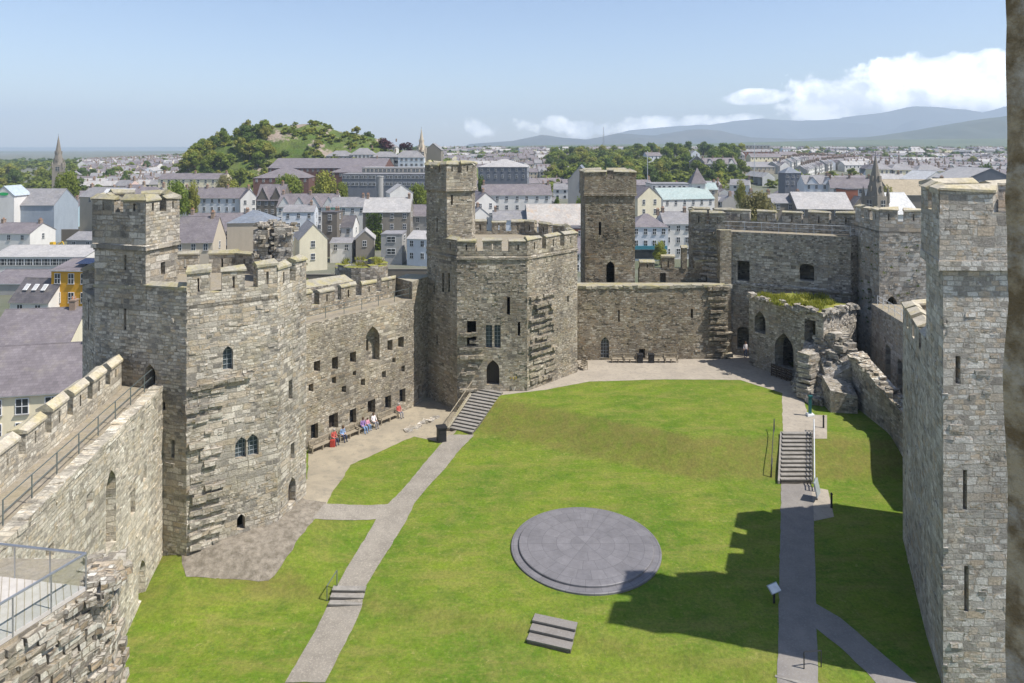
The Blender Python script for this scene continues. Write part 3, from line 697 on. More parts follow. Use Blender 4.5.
# viewing platform
t = root('viewing_platform', 'timber deck with clear glass balustrade on the broken wall end', 'platform', (-16, 21.5, 10.9))
pc = Vector(xy) if (xy := (xat(86, 23.6), 23.6)) else None
pf = Vector((xat(-20, 24.3), 24.3)); pn = Vector((xat(-30, 20.2), 20.2))
mb = MB(); mb.prism([tuple(pn), tuple(pc), tuple(pf)], 10.86, 11.0, 'deck_board'); 
mb.build('deck', t)
mb = MB()
for i in range(1, 14):
    f = i / 14; a = pn.lerp(pc, f); b_ = pf.lerp(pc, f); mb.bar((*a, 11.003), (*b_, 11.003), .012, 'wood_weathered', 4)
mb.build('board_joint', t)
for a, b_, nm in ((pf, pc, 3), (pc, pn, 3)):
    for i in range(nm):
        q0, q1 = a.lerp(b_, i / nm), a.lerp(b_, (i + 1) / nm); d = (q1 - q0).normalized(); s_ = Vector((-d.y, d.x)) * .008
        mb = MB(); e0, e1 = q0 + d * .03, q1 - d * .03; mb.prism([tuple(e0 - s_), tuple(e1 - s_), tuple(e1 + s_), tuple(e0 + s_)], 11.03, 12.08, 'clear_glass'); mb.build('glass_panel', t)
        mb = MB(); mb.bar((*q0, 10.9), (*q0, 12.12), .025, 'metal_steel', 6); mb.build('post', t)
    mb = MB(); mb.bar((*a, 12.13), (*b_, 12.13), .045, 'metal_steel', 6); mb.build('handrail', t)
settle(t)
# --- middle curtain wall with benches
m0, m1 = (-19.24, 57.2), (-10.0, 69.1); a, tt, L, n = face(m0, m1)
MW = [m0, m1, (-8.4, 73.0), (-11.2, 73.4), tuple(V2(m1) - n * 2.9 + tt * .5), tuple(V2(m0) - n * 2.9)]
t = root('curtain_wall', 'grey castle wall with square openings above the row of benches', 'wall', (-14.5, 64))
mh = lambda px, yb, yt, w, ar=0: fhole(m0, m1, px, yb, yt, w, ar)
H0 = [mh(372.5, 362, 326, 1.75, 1), mh(317, 372, 361, .65), mh(335, 370, 357, .65), mh(353, 363, 352, .7), mh(390, 351, 340, .65), mh(401, 348, 337, .75), mh(311, 392, 384, .5), mh(334, 384, 377, .45), mh(344, 393, 386, .5),
      mh(354.5, 376, 371, .4), mh(363, 386, 379, .5), mh(384, 378, 371, .5), mh(403, 372, 366, .45), mh(394, 363, 358, .45), mh(314.5, 440, 424, .75), mh(333.5, 429.5, 414, 1.0), mh(353, 424, 409, .75), mh(371.5, 414, 400, .95), mh(388, 409, 396, .75), mh(402.5, 403, 389, .8)]
mb = MB(); shell(mb, MW, -1, 10.85, 'stone_curtain', {0: H0, 1: [fhole(m1, MW[2], 420, 398, 385, .7)]}, depth=.9); mb.build('wall_face', t)
for i in (15, 17): door(t, m0, m1, H0[i], .6)
for i in (14, 16, 18, 19): lattice(t, m0, m1, H0[i], .5, 2, 3, 'timber_dark', 'window_glass', 'grating')
q = a + tt * H0[0][0] - n * .75; mb = MB(); panel(mb, tuple(V2(q) - tt * .9), tuple(V2(q) + tt * .9), H0[0][1] - .1, H0[0][1] + H0[0][3] + .1, 'stone_curtain', [(.9, H0[0][1] + .9, .28, 1.1, 0)], .3); mb.build('niche_back', t)
PM = [MW[5], m0, m1, MW[4]]
parapet(t, [MW[4], MW[5], m0, m1], [0], 11.7, 12.8, .6, 'stone_curtain', 1.9, .8, 'coping', zbase=10.8)
mb = MB(); mb.prism([m1, MW[2], MW[3], MW[4]], 10.86, 12.6, 'stone_curtain', top='coping'); mb.build('raised_end', t)
settle(t)
rp = [V2(m0) + tt * (L * f) - n * .35 for f in (.05, 1.0)]
rail('railing', 'thin metal railing on the wall walk above the benches', [(q.x, q.y, 10.9) for q in rp], 1.0, 2.0)
# --- tower with slim turret (middle)
CT = [(-5.4, 68.0), (1.5, 68.1), (7.0, 73.9), (6.6, 80.6), (1.8, 85.4), (-5.0, 85.2), (-9.6, 80.2), (-8.9, 72.2)]
t = root('castle_tower', 'polygonal tower with a tall slim turret in the middle', 'tower', (-1, 76))
h0 = lambda px, yb, yt, w, ar=0: fhole(CT[0], CT[1], px, yb, yt, w, ar); h1 = lambda px, yb, yt, w, ar=0: fhole(CT[1], CT[2], px, yb, yt, w, ar); h7 = lambda px, yb, yt, w, ar=0: fhole(CT[7], CT[0], px, yb, yt, w, ar)
hs = {0: [h0(493, 385, 360, 1.25, 1), h0(489, 348, 325, .62), h0(497.5, 348, 325, .62), h0(471.5, 346, 321, .9), h0(508.5, 315, 297, .3), h0(519, 336, 322, .25)],
      1: [h1(552, 262, 247, .2), h1(568, 302, 296, .3)], 7: [h7(434, 294, 284, .35), h7(443, 292, 273, .4), h7(449, 292, 273, .4), h7(437, 345, 335, .3)]}
mb = MB(); shell(mb, CT, -1, 15.4, 'stone_curtain', hs); mb.build('tower_wall', t)
door(t, CT[0], CT[1], hs[0][0], .6); lattice(t, CT[0], CT[1], hs[0][1], .4, 2, 6); lattice(t, CT[0], CT[1], hs[0][2], .4, 2, 6)
parapet(t, CT, range(8), 15.75, 16.85, .65, 'stone_curtain', 1.8, .75, 'coping', zbase=15.3)
band(t, CT, [0, 1, 7], 15.2, .2, .1, 'stone_curtain')
TU = [(-8.9, 71.9), (-6.55, 69.4), (-4.1, 70.4), (-3.9, 72.9), (-6.2, 74.6), (-8.5, 74.0)]
TUh = {1: [fhole(TU[1], TU[2], 452, 205, 195, .2)], 0: [fhole(TU[0], TU[1], 437, 232, 218, .22)]}
mb = MB(); shell(mb, TU, 15, 23.0, 'stone_curtain', TUh); tu = mb.build('turret', t)
parapet(tu, inset(TU, -.16), range(6), 23.5, 24.3, .45, 'stone_curtain', 1.15, .4, 'coping', zbase=21.9)
band(t, TU, range(6), 21.9, .25, .24, 'stone_curtain')
toothing(t, CT[1], CT[2], .25, 3.9, 2.6, 11.2, 'stone_curtain', .7, (.15, .5)); toothing(t, CT[0], CT[1], .1, 1.7, 1.2, 7.6, 'stone_curtain', .75, (.1, .45))
settle(t)
# --- back wall with two pairs of benches
t = root('back_wall', 'plain brown stone wall behind the two white benches at the far end', 'wall', (15, 78))
b0, b1 = (5.5, 77.9), (24.6, 78.6); BW = [b0, b1, (24.8, 81.0), (5.5, 81.0)]
hb = {0: [fhole(b0, b1, 605, 358, 337, .95, 1), fhole(b0, b1, 619, 322, 310, .18), fhole(b0, b1, 692, 318, 309, .25), fhole(b0, b1, 642, 358, 349, .7)]}
mb = MB(); shell(mb, BW, 0, 10.2, 'stone_brown', hb, top='coping'); mb.build('wall_face', t); lattice(t, b0, b1, hb[0][0], .3, 3, 6, 'lead_bar', 'window_glass', 'grating')
mb = MB(); a, tt, L, n = face(b0, b1); u = 0
while u < L:
    w = R.uniform(.4, .9); q = a + tt * (u + w / 2) - n * .2; mb.box((q.x, q.y, 10.24 + R.uniform(-.05, .07)), (w, .6, .3), 'coping', 0, jit=.06); u += w
mb.build('wall_coping', t)
toothing(t, b0, b1, 16.7, 18.9, 2.2, 10.0, 'stone_brown', .62, (.15, .6)); settle(t)
# parapet wall set back behind it
t = root('parapet_wall', 'low battlement wall right of the square tower with a doorway gap', 'wall', (19, 83))
PB = [(15.2, 82.3), (24.3, 82.6), (24.3, 83.4), (15.2, 83.2)]
mb = MB(); shell(mb, PB, 9, 11.6, 'stone_brown', {0: [fhole(PB[0], PB[1], 663, 287, 273, .7)]}, top='coping'); mb.build('wall_face', t)
for x0, x1, z in ((15.3, 17.0, 12.4), (17.9, 19.4, 13.0), (20.3, 20.9, 14.0), (21.8, 24.2, 12.6)):
    merlon(t, ((x0, 82.35), (x1, 82.35)), ((x0, 83.1), (x1, 83.1)), 11.6, z, 'stone_brown')
settle(t)
# --- square tower behind
t = root('square_tower', 'plain square brown tower with a heavy overhanging battlement', 'tower', (11.5, 84))
ST = [(8.75, 82.2), (14.65, 82.2), (14.65, 88.0), (8.75, 88.0)]
mb = MB(); shell(mb, ST, 0, 21.4, 'stone_brown', {0: [fhole(ST[0], ST[1], 600, 235, 222, .3), fhole(ST[0], ST[1], 610.5, 283, 261, 1.0, 1)]}); mb.build('tower_wall', t)
parapet(t, inset(ST, -.14), range(4), 22.3, 23.15, .6, 'stone_brown', 2.7, .9, 'coping', zbase=20.6, slit=False); band(t, ST, range(4), 20.6, .3, .2, 'stone_brown'); settle(t)
# --- high gate wall at the back right
g0, g1 = (25.6, 81.0), (37.3, 76.0); a, tt, L, n = face(g0, g1)
GW = [(21.6, 83.2), g0, g1, (39.5, 77.5), tuple(V2(g1) - n * 2.8 + tt * 1), tuple(V2(g0) - n * 2.8), (22, 86)]
t = root('gate_wall', 'high shaded battlement wall with two small windows at the far right', 'wall', (31, 78))
hg = lambda px, yb, yt, w, ar=0: fhole(g0, g1, px, yb, yt, w, ar)
hw = {1: [hg(743.5, 281, 261, 1.35), hg(807, 281, 264, 1.5, 2), hg(744, 349, 327, 1.5, 2)], 0: [fhole(GW[0], g0, 703, 285, 268, 1.0, 2)]}
mb = MB(); shell(mb, GW, 0, 16.2, 'stone_shade', hw, depth=1.1); mb.build('wall_face', t)
parapet(t, GW, [4, 5], 17.25, 18.5, .6, 'stone_shade', 2.3, .75, 'coping', zbase=16.0)
parapet(t, [(21.6, 83.2), (25.2, 81.5), (25.4, 84), (22, 86)], [0, 3], 16.9, 18.3, .5, 'stone_shade', 1.5, .5, 'coping', zbase=16.0)
band(t, [g0, g1, GW[3]], [0], 10.2, .25, .35, 'stone_shade', 'weathered_ledge')
mb = MB(); mb.prism([(24.3, 80.6), (25.6, 80.55), (25.9, 81.4), (24.2, 82)], 2, 16.4, 'stone_curtain', top='coping'); mb.build('broken_buttress', t)
toothing(t, GW[0], g0, .2, 3.0, 10.2, 16, 'stone_shade', .6, (.1, .5)); settle(t)
rp = [V2(g0) + tt * (L * f) - n * .3 for f in (-.02, 1.0)]
rail('railing', 'metal railing on the high shaded wall walk at the far right', [(GW[0][0] + .3, GW[0][1] + .2, 16.25)] + [(q.x, q.y, 16.25) for q in rp], 1.1, 1.9, 'rail_pale', (1.0, .55))
# --- gate block with mossy top
k0, k1 = (26.2, 76.3), (30.7, 68.0); a, tt, L, n = face(k0, k1)
KB = [k0, k1, (35.6, 71.4), (31.5, 77.6)]
t = root('gatehouse', 'low ruined gatehouse with a grassy top and arched gateway', 'gatehouse', (30, 73))
hk = lambda px, yb, yt, w, ar=0: fhole(k0, k1, px, yb, yt, w, ar)
hh = {0: [hk(784, 369, 333, 2.4, 1), hk(760, 333, 311, 1.5, 1), hk(810, 343, 320, 1.3)]}
mb = MB(); shell(mb, KB, 0, 9.7, 'stone_shade', hh, top='moss_top', depth=1.3); mb.build('wall_face', t)
mb = MB(); KI = inset(KB, -.1)
for _ in range(70):
    f = R.random(); q = V2(k0).lerp(V2(k1), f) if R.random() < .6 else V2(k1).lerp(V2(KB[2]), f); mb.box((q.x, q.y, 9.7 + R.uniform(-.25, .2)), (R.uniform(.4, .9), R.uniform(.3, .6), R.uniform(.2, .45)), 'stone_shade', R.uniform(0, 3), jit=.08)
mb.build('broken_stones', t)
tufts('grass_tuft', t, [(R.uniform(27.5, 34), R.uniform(71, 76), 9.7) for _ in range(60)], .55, 'leaf_yellow'); tufts('moss_tuft', t, [(lambda f: (lerp(27.2, 30.9, f) + R.uniform(0, .5), lerp(76, 69, f) + R.uniform(.2, .6), 9.75))(R.random()) for _ in range(60)], .4, 'leaf_yellow'); settle(t)
# timber bridge rail at the arch
a, tt, L, n = face(k0, k1); ua, ub = fu(k0, k1, 776), fu(k0, k1, 796); q0, q1 = a + tt * ua + n * .7, a + tt * ub + n * .7
rail('bridge_railing', 'dark timber fence beside the arched gateway', [(q0.x, q0.y, 2.0), (q1.x, q1.y, 2.0)], 1.2, .6, 'timber_dark', (1.0, .8, .6, .4, .2), .09, .06)
# --- corner pier tower at the far right
c0, c1 = (38.6, 77.6), (37.9, 71.2); 
CP = [c0, c1, (44.5, 70.4), (45.5, 78)]
t = root('pier_tower', 'ivy flecked mottled stone pier rising behind the niche wall', 'tower', (39, 70))
hc = {0: [fhole(c0, c1, 870, 310, 288, 1.0, 2)], 1: [fhole(c1, CP[2], 892, 320, 296, 1.0, 1)]}
mb = MB(); shell(mb, CP, 0, 17.4, 'stone_tower', hc, depth=1.0); mb.build('tower_wall', t)
parapet(t, CP, [0, 1], 18.4, 19.5, .6, 'stone_tower', 2.0, .7, 'coping_pale', zbase=17.2)
pts = []
a, tt, L, n = face(c0, c1)
for _ in range(26): u = R.uniform(.3, 6.5); q = a + tt * u + n * .1; pts.append((q.x, q.y, R.uniform(6, 16)))
a, tt, L, n = face(c1, CP[2])
for _ in range(16): u = R.uniform(.3, 3.8); q = a + tt * u + n * .1; pts.append((q.x, q.y, R.uniform(7, 16)))
tufts('wall_plant', t, pts, .22, 'leaf_dark', 16); settle(t)
# --- niche wall leading back from the pier to the near right tower
n0, n1 = (37.2, 71.4), (33.6, 47.5); NWL = [n0, n1, (37.5, 46.5), (41, 71)]
t = root('niche_wall', 'shaded wall with tall niches below the mottled pier', 'wall', (36, 57))
hn = {0: [fhole(n0, n1, 888, 383, 345, 1.3, 2), fhole(n0, n1, 900, 400, 360, 1.2, 2)]}
mb = MB(); shell(mb, NWL, 0, 9.9, 'stone_tower', hn, depth=.9); mb.build('wall_face', t); settle(t)
rail('railing', 'metal railing on the walk above the tall niches', [(37.4, 70.6, 9.9), (35.9, 61.5, 9.9)], 1.0, 1.6, 'rail_pale')
# --- low retaining wall and ruined heap
r0, r1 = (31.9, 65.3), (31.3, 47.0); RWL = [r0, r1, (32.5, 46.9), (33.2, 65.3)]
t = root('low_wall', 'low crumbling wall along the shaded lawn on the right', 'wall', (32, 57))
mb = MB(); zt = [6.6, 2.6, 2.6, 6.8]; mb.prism(RWL, -1, zt, 'stone_shade', top='stone_rubble')
rubble_pile(mb, lambda: (lambda f: (lerp(32.4, 31.9, f) + R.uniform(-.5, .5), lerp(65, 47.2, f), lerp(6.6, 2.6, f) + R.uniform(-.1, .15)))(R.random()), 110, 'stone_rubble', (.3, .75)); mb.build('wall_face', t); settle(t)
t = root('ruined_masonry', 'stepped heap of ruined masonry beside the gatehouse', 'ruin', (30, 66.5))
mb = MB(); mb.prism([(27.9, 67.2), (29.5, 66.3), (31, 67.8), (29.5, 69.5)], 1, [5.2, 4.6, 6.2, 6.6], 'stone_shade', top='stone_shade')
mb.prism([(29.6, 64.8), (32.6, 64.6), (33.2, 69), (30.2, 69)], 1, [4.2, 6.0, 8.2, 6.8], 'stone_shade', top='stone_shade')
mb.prism([(28.9, 62.6), (31.2, 62.3), (31.6, 65), (29.2, 65)], 1, [4.0, 3.6, 4.4, 4.6], 'stone_shade', top='stone_shade')
def heap():
    x, y = R.uniform(28, 33), R.uniform(64.4, 69.5); return x, y, 2 + 5.2 * sst(28.2, 31.5, x) * sst(63.5, 67.5, y) + R.uniform(-.6, .5)
rubble_pile(mb, heap, 360, 'stone_shade', (.35, .9))
for i in range(9): mb.box((28.9 - i * .04, 67.2 - i * .12, 5.9 - i * .44), (1.6 + i * .09, 1.3, .4), 'stone_shade', .6 + R.uniform(-.15, .15), jit=.1)
mb.build('wall_core', t); settle(t)
# --- near tower on the right and its lower battlemented wall
K, N1, N2 = (20.75, 33.2), (22.15, 36.9), (26.0, 45.9)
RT = [N1, K, (36, 33.0), (37, 38)]
t = root('castle_tower', 'tall blue grey ashlar tower close by at the right edge', 'tower', (28, 36))
hr = {1: [fhole(K, RT[2], 958, 384, 356, .24), fhole(K, RT[2], 965, 510, 470, .2), fhole(K, RT[2], 966.5, 612, 566, .22)]}
mb = MB(); shell(mb, RT, -1.5, 22.3, 'stone_tower', hr, depth=1.0, dens=.5); mb.build('tower_wall', t)
RO = inset(RT, -.22)
parapet(t, RO, [0, 1, 2, 3], 22.9, 24.0, .7, 'stone_tower', 2.2, .85, 'coping_pale', zbase=20.6, slit=False); band(t, RT, [0, 1], 20.6, .45, .26, 'stone_tower'); settle(t)
t = root('curtain_wall', 'lower battlemented wall running back from the near right tower', 'wall', (25, 43))
LWL = [N2, N1, (28, 36.4), (33.8, 47.2)]
mb = MB(); shell(mb, LWL, -1.5, 14.0, 'stone_tower', dens=.5); mb.build('wall_face', t)
parapet(t, LWL, [0], 14.6, 15.75, .8, 'stone_tower', 1.55, .85, 'coping_pale', zbase=13.9, slit=False)
parapet(t, LWL, [3], 14.6, 15.75, .8, 'stone_tower', 1.9, .85, 'coping_pale', zbase=13.9, slit=False, name='back_parapet'); settle(t)
# --- jamb of the battlement the photograph was taken from
mb = MB(); JW = .55
prof = [.02 * noise.noise(Vector((i * .3, 0, 5))) + R.uniform(-.004, .004) for i in range(40)]
zz = [23.2 + i * .11 for i in range(40)]
x0 = xat(1006, 2.2)
for i in range(39):
    e0, e1 = x0 + prof[i], x0 + prof[i + 1]
    ring = lambda e, z: [(e + .10, 2.05 + prof[i] * .5, z), (e, 2.2, z), (e + .30, 2.6, z), (e + .56, 2.9, z)]
    a_, b2 = ring(e0, zz[i]), ring(e1, zz[i + 1])
    for q in range(3): mb.poly([a_[q + 1], a_[q], b2[q], b2[q + 1]], 'stone_jamb')
    mb.poly([a_[0], (x0 + 1.2, 2.0, zz[i]), (x0 + 1.2, 2.0, zz[i + 1]), b2[0]], 'stone_jamb')
    mb.poly([(x0 + 1.2, 2.9, zz[i]), a_[3], b2[3], (x0 + 1.2, 2.9, zz[i + 1])], 'stone_jamb')
    mb.poly([(x0 + 1.2, 2.0, zz[i]), (x0 + 1.2, 2.9, zz[i]), (x0 + 1.2, 2.9, zz[i + 1]), (x0 + 1.2, 2.0, zz[i + 1])], 'stone_jamb')
tag(mb.build('stone_merlon', smooth=False), 'brown stone edge of the nearest battlement down the right border', 'merlon')
# --- mossy ruined drum and low walls beyond the middle curtain wall
t = root('ruined_drum', 'round mossy ruined turret stump behind the middle wall', 'ruin', (-19, 78, 4))
mb = MB(); c = (xat(358, 80), 82, 2)
for i in range(18):
    a0, a1 = i * 2 * math.pi / 18, (i + 1) * 2 * math.pi / 18; q = lambda r_, a_: (c[0] + math.cos(a_) * r_, c[1] + math.sin(a_) * r_)
    mb.prism([q(3.1, a0), q(3.1, a1), q(1.9, a1), q(1.9, a0)], 2, 12.3 + .7 * noise.noise(Vector((math.cos(a0) * 2, math.sin(a0) * 2, 1))) - (1.6 if 4 < i < 9 else 0), 'stone_shade', top='moss_top')
mb.build('drum_wall', t); tufts('grass_tuft', t, [(c[0] + math.cos(i) * 2.1, c[1] + math.sin(i) * 2.1, 12.4) for i in range(14)], .5, 'leaf_yellow'); settle(t)
t = root('outer_wall', 'mossy outer wall fragment between big tower and ruined drum', 'wall', (-22, 74, 4))
mb = MB(); mb.prism([(-21.5, 70.5), (-17.6, 76.8), (-18.8, 77.5), (-22.7, 71.2)], 2, [11.6, 11.2, 11.8, 12.2], 'stone_shade', top='coping'); mb.build('wall_face', t); settle(t)
# ================================================================= FURNITURE OF THE WARD
def bench_proto(w=2.2):
    t = empty('bench')
    mb = MB()
    for i in range(4): mb.box((0, -.2 + i * .13, .45), (w, .115, .035), 'wood_weathered')
    mb.build('seat', t); mb = MB(); mb.box((0, .3, .92), (w, .05, .09), 'wood_weathered'); mb.box((0, .27, .55), (w, .04, .07), 'wood_weathered')
    for i in range(15): mb.box((-w / 2 + .1 + i * (w - .2) / 14, .285, .73), (.055, .025, .32), 'wood_weathered')
    mb.build('backrest', t)
    for x in (-w / 2 + .04, 0, w / 2 - .04):
        mb = MB(); mb.box((x, -.22, .22), (.08, .08, .45), 'wood_weathered'); mb.box((x, .28, .46), (.08, .08, .94), 'wood_weathered'); mb.box((x, .02, .3), (.06, .5, .07), 'wood_weathered')
        mb.build('leg', t)
        if x: mb = MB(); mb.box((x, .02, .66), (.09, .6, .05), 'wood_weathered'); mb.box((x, -.22, .55), (.07, .07, .22), 'wood_weathered'); mb.build('armrest', t)
    return t
a, tt, L, n = face(m0, m1); wang = math.atan2(tt.y, tt.x)
bp = bench_proto()
def on_wall(px, dist):
    u = fu(m0, m1, px); q = V2(m0) + tt * u + n * dist; return q
blist = [(316, 'empty timber bench nearest the big tower in the row'), (343, 'timber bench with an older couple at its near end'), (361, 'timber bench where a family of three sits'), (383, 'timber bench at the far end of the row with one sitter')]
for i, (px, lb) in enumerate(blist):
    o = bp if i == 0 else dup(bp); q = on_wall(px, .75); o.location = (q.x, q.y, gz(q.x, q.y)); o.rotation_euler.z = wang; tag(o, lb, 'bench', 'benches along the middle wall')
for px, lb in ((615.5, 'pale bench against the back wall just right of its barred door'), (627.0, 'pale bench nearer the dark bins left of them'), (655, 'pale bench just right of the dark bins'), (667, 'pale bench farthest right against the back wall')):
    o = dup(bp); x, y = on(px, 357, 2); o.location = (x, 77.25, gz(x, 77.25)); o.rotation_euler.z = .03; o.scale = (.68, 1, 1); tag(o, lb, 'bench', 'benches against the back wall')
o = dup(bp); x, y = on(582.5, 369, 2); o.location = (x, y, gz(x, y)); o.rotation_euler.z = -math.pi * .5 + .5; o.scale = (.5, 1, 1); del o['group']; tag(o, 'small timber seat beside the right foot of the turreted tower', 'bench')
# bins
def bin_(x, y, s, lb, grp=None, rz=0):
    t = root('litter_bin', lb, 'bin', (x, y, gz(x, y)), grp); t.rotation_euler.z = rz
    mb = MB(); mb.prism([(-.3 * s, -.3 * s), (.3 * s, -.3 * s), (.3 * s, .3 * s), (-.3 * s, .3 * s)], 0, .95 * s, 'iron_dark'); mb.build('body', t)
    mb = MB(); mb.box((0, 0, 1.0 * s), (.7 * s, .7 * s, .1 * s), 'iron_dark'); mb.box((0, -.31 * s, .72 * s), (.36 * s, .03, .14 * s), 'metal_black'); mb.build('lid', t)
q = on(441.5, 441, 0); bin_(*q, 1.25, 'black litter bin at the foot of the turreted tower steps', rz=.3)
for px, lb in ((637, 'shorter dark bin left of the opening in the back wall'), (648, 'dark bin right of the opening in the back wall')): q = on(px, 357.5, 2); bin_(q[0], 77.2, .95, lb)
# planter with yellow sign at the door
q = on(513.5, 388, 2); t = root('flower_planter', 'pale planter with bright yellow flowers beside the arched tower door', 'planter', (q[0], q[1] - .6, gz(*q)))
mb = MB(); mb.cone((0, 0, 0), [(.32, 0), (.42, .5), (.45, .55)], 'pot_pale', 14, top='tree_bark'); mb.build('pot', t)
mb = MB(); mb.bar((0, 0, .5), (0, 0, 1.1), .04, 'tree_bark'); mb.build('stem', t); tufts('flowers', t, [(R.uniform(-.25, .25), R.uniform(-.2, .2), 1.05 + R.uniform(0, .35)) for _ in range(14)], .28, 'yellow_flower', 14)
# information panels
def info(px, py, z, lb, w=.9, h=.65, rz=0.0, hh=.8, tilt=.7, face_mat='sign_white'):
    q = on(px, py, z); t = root('information_panel', lb, 'sign', (*q, gz(*q))); t.rotation_euler.z = rz
    mb = MB(); mb.box((0, 0, hh / 2), (.12, .08, hh), 'metal_black'); mb.build('leg', t)
    mb = MB(); mb.box((0, 0, hh + .1), (w, .05, h), 'panel_grey', rx=-tilt); mb.box((0, -.03, hh + .12), (w * .9, .03, h * .86), face_mat, rx=-tilt); mb.build('panel', t)
info(774, 603, 0, 'tilted information panel in the shade beside the right path', .75, .5, .5, .75, .9)
info(817, 500, 0, 'grey standing information board at the foot of the long steps', 1.1, 1.1, .95, .8, .2, 'panel_grey')
q = on(810, 416, 2); t = root('teal_post', 'teal post with a white base beside the ruined masonry', 'post', (*q, gz(*q)))
mb = MB(); mb.box((0, 0, .12), (.6, .5, .2), 'sign_white', jit=.03); mb.build('base', t); mb = MB(); mb.box((0, 0, .95), (.24, .16, 1.6), 'teal_paint'); mb.box((.02, -.02, 1.78), (.34, .22, .14), 'teal_paint'); mb.build('post', t)
for px, py, z, lb in ((823.5, 428, 2, 'short black bollard by the upper paved pad'), (831.5, 508, 0, 'short black bollard at the corner of the lower paved pad')):
    q = on(px, py, z); t = root('bollard', lb, 'bollard', (*q, gz(*q))); mb = MB(); mb.cone((0, 0, 0), [(.08, 0), (.07, .95), (.1, 1.0), (.05, 1.1)], 'metal_black', 8); mb.build('post', t)
# handrails of the steps
d = (V2(pR1) - V2(pR0)); s_ = Vector((d.y, -d.x)).normalized()
ql = [V2(pR0) - s_ * 1.75, V2(pR1) - s_ * 1.75]
t = rail('handrail', 'black handrail frame standing in the lawn left of the long steps', [(*ql[0], .2), (*ql[1], 2.0)], 1.0, 6, 'metal_black', (1.0, .1), .035, .04)
qr = [V2(pR0) + s_ * 1.35 - d * .15, V2(pR0) + s_ * 1.35, V2(pR1) + s_ * 1.35, V2(pR1) + s_ * 1.35 + d * .25]
rail('handrail', 'pale metal handrail on the right side of the long steps', [(*qr[0], 0.0), (*qr[1], 0.05), (*qr[2], 2.0), (*qr[3], 2.0)], 1.0, 1.6, 'rail_pale', (1.0, .6, .25), .05, .05)
d = (V2(pL1) - V2(pL0)); s_ = Vector((d.y, -d.x)).normalized()
t = root('balustrade', 'stone flank wall with a railing beside the turreted tower steps', 'wall', (pL0[0] - 1.3, pL0[1], 0))
mb = MB(); e0, e1 = V2(pL0) - s_ * 1.22 - d.normalized() * .1, V2(pL1) - s_ * 1.5; w_ = s_ * .32
mb.prism([tuple(e0 - w_), tuple(e0), tuple(e1), tuple(e1 - w_)], -.3, [.35, .35, 2.25, 2.25], 'stone_curtain', top='coping'); mb.build('flank_wall', t); settle(t)
rail('handrail', 'slatted handrail on the flank wall of the turreted tower steps', [(*(e0 - w_ / 2), .35), (*(e1 - w_ / 2), 2.25)], .95, .28, 'wood_weathered', (1.0, .12), .04, .022)
q0, q1 = on(327, 604, -.5), on(337, 588, 0); rail('handrail', 'short green handrail beside the three shallow steps', [(*q0, -.5), (*q1, 0)], 1.05, 3, 'metal_rail', (1.0,), .03, .03)
q = on(804, 672, -.2); rail('handrail', 'short dark handrail at the bottom of the right path', [(q[0], q[1], -.2), (q[0] + .9, q[1] + .1, -.2)], 1.0, 2, 'metal_black', (1.0,), .03, .03)
# foundation stones in the forecourt
mb = MB()
p0, p1 = V2(on(404, 432, 0)), V2(on(437, 417, 0))
for i in range(26): q = p0.lerp(p1, R.random()); mb.box((q.x + R.uniform(-.3, .3), q.y + R.uniform(-.3, .3), .02), (R.uniform(.4, .8), R.uniform(.3, .6), R.uniform(.15, .3)), 'stone_shade', R.uniform(0, 3), jit=.06)
tag(mb.build('foundation_stones'), 'low line of foundation stones left in the gravel forecourt', 'ruin')
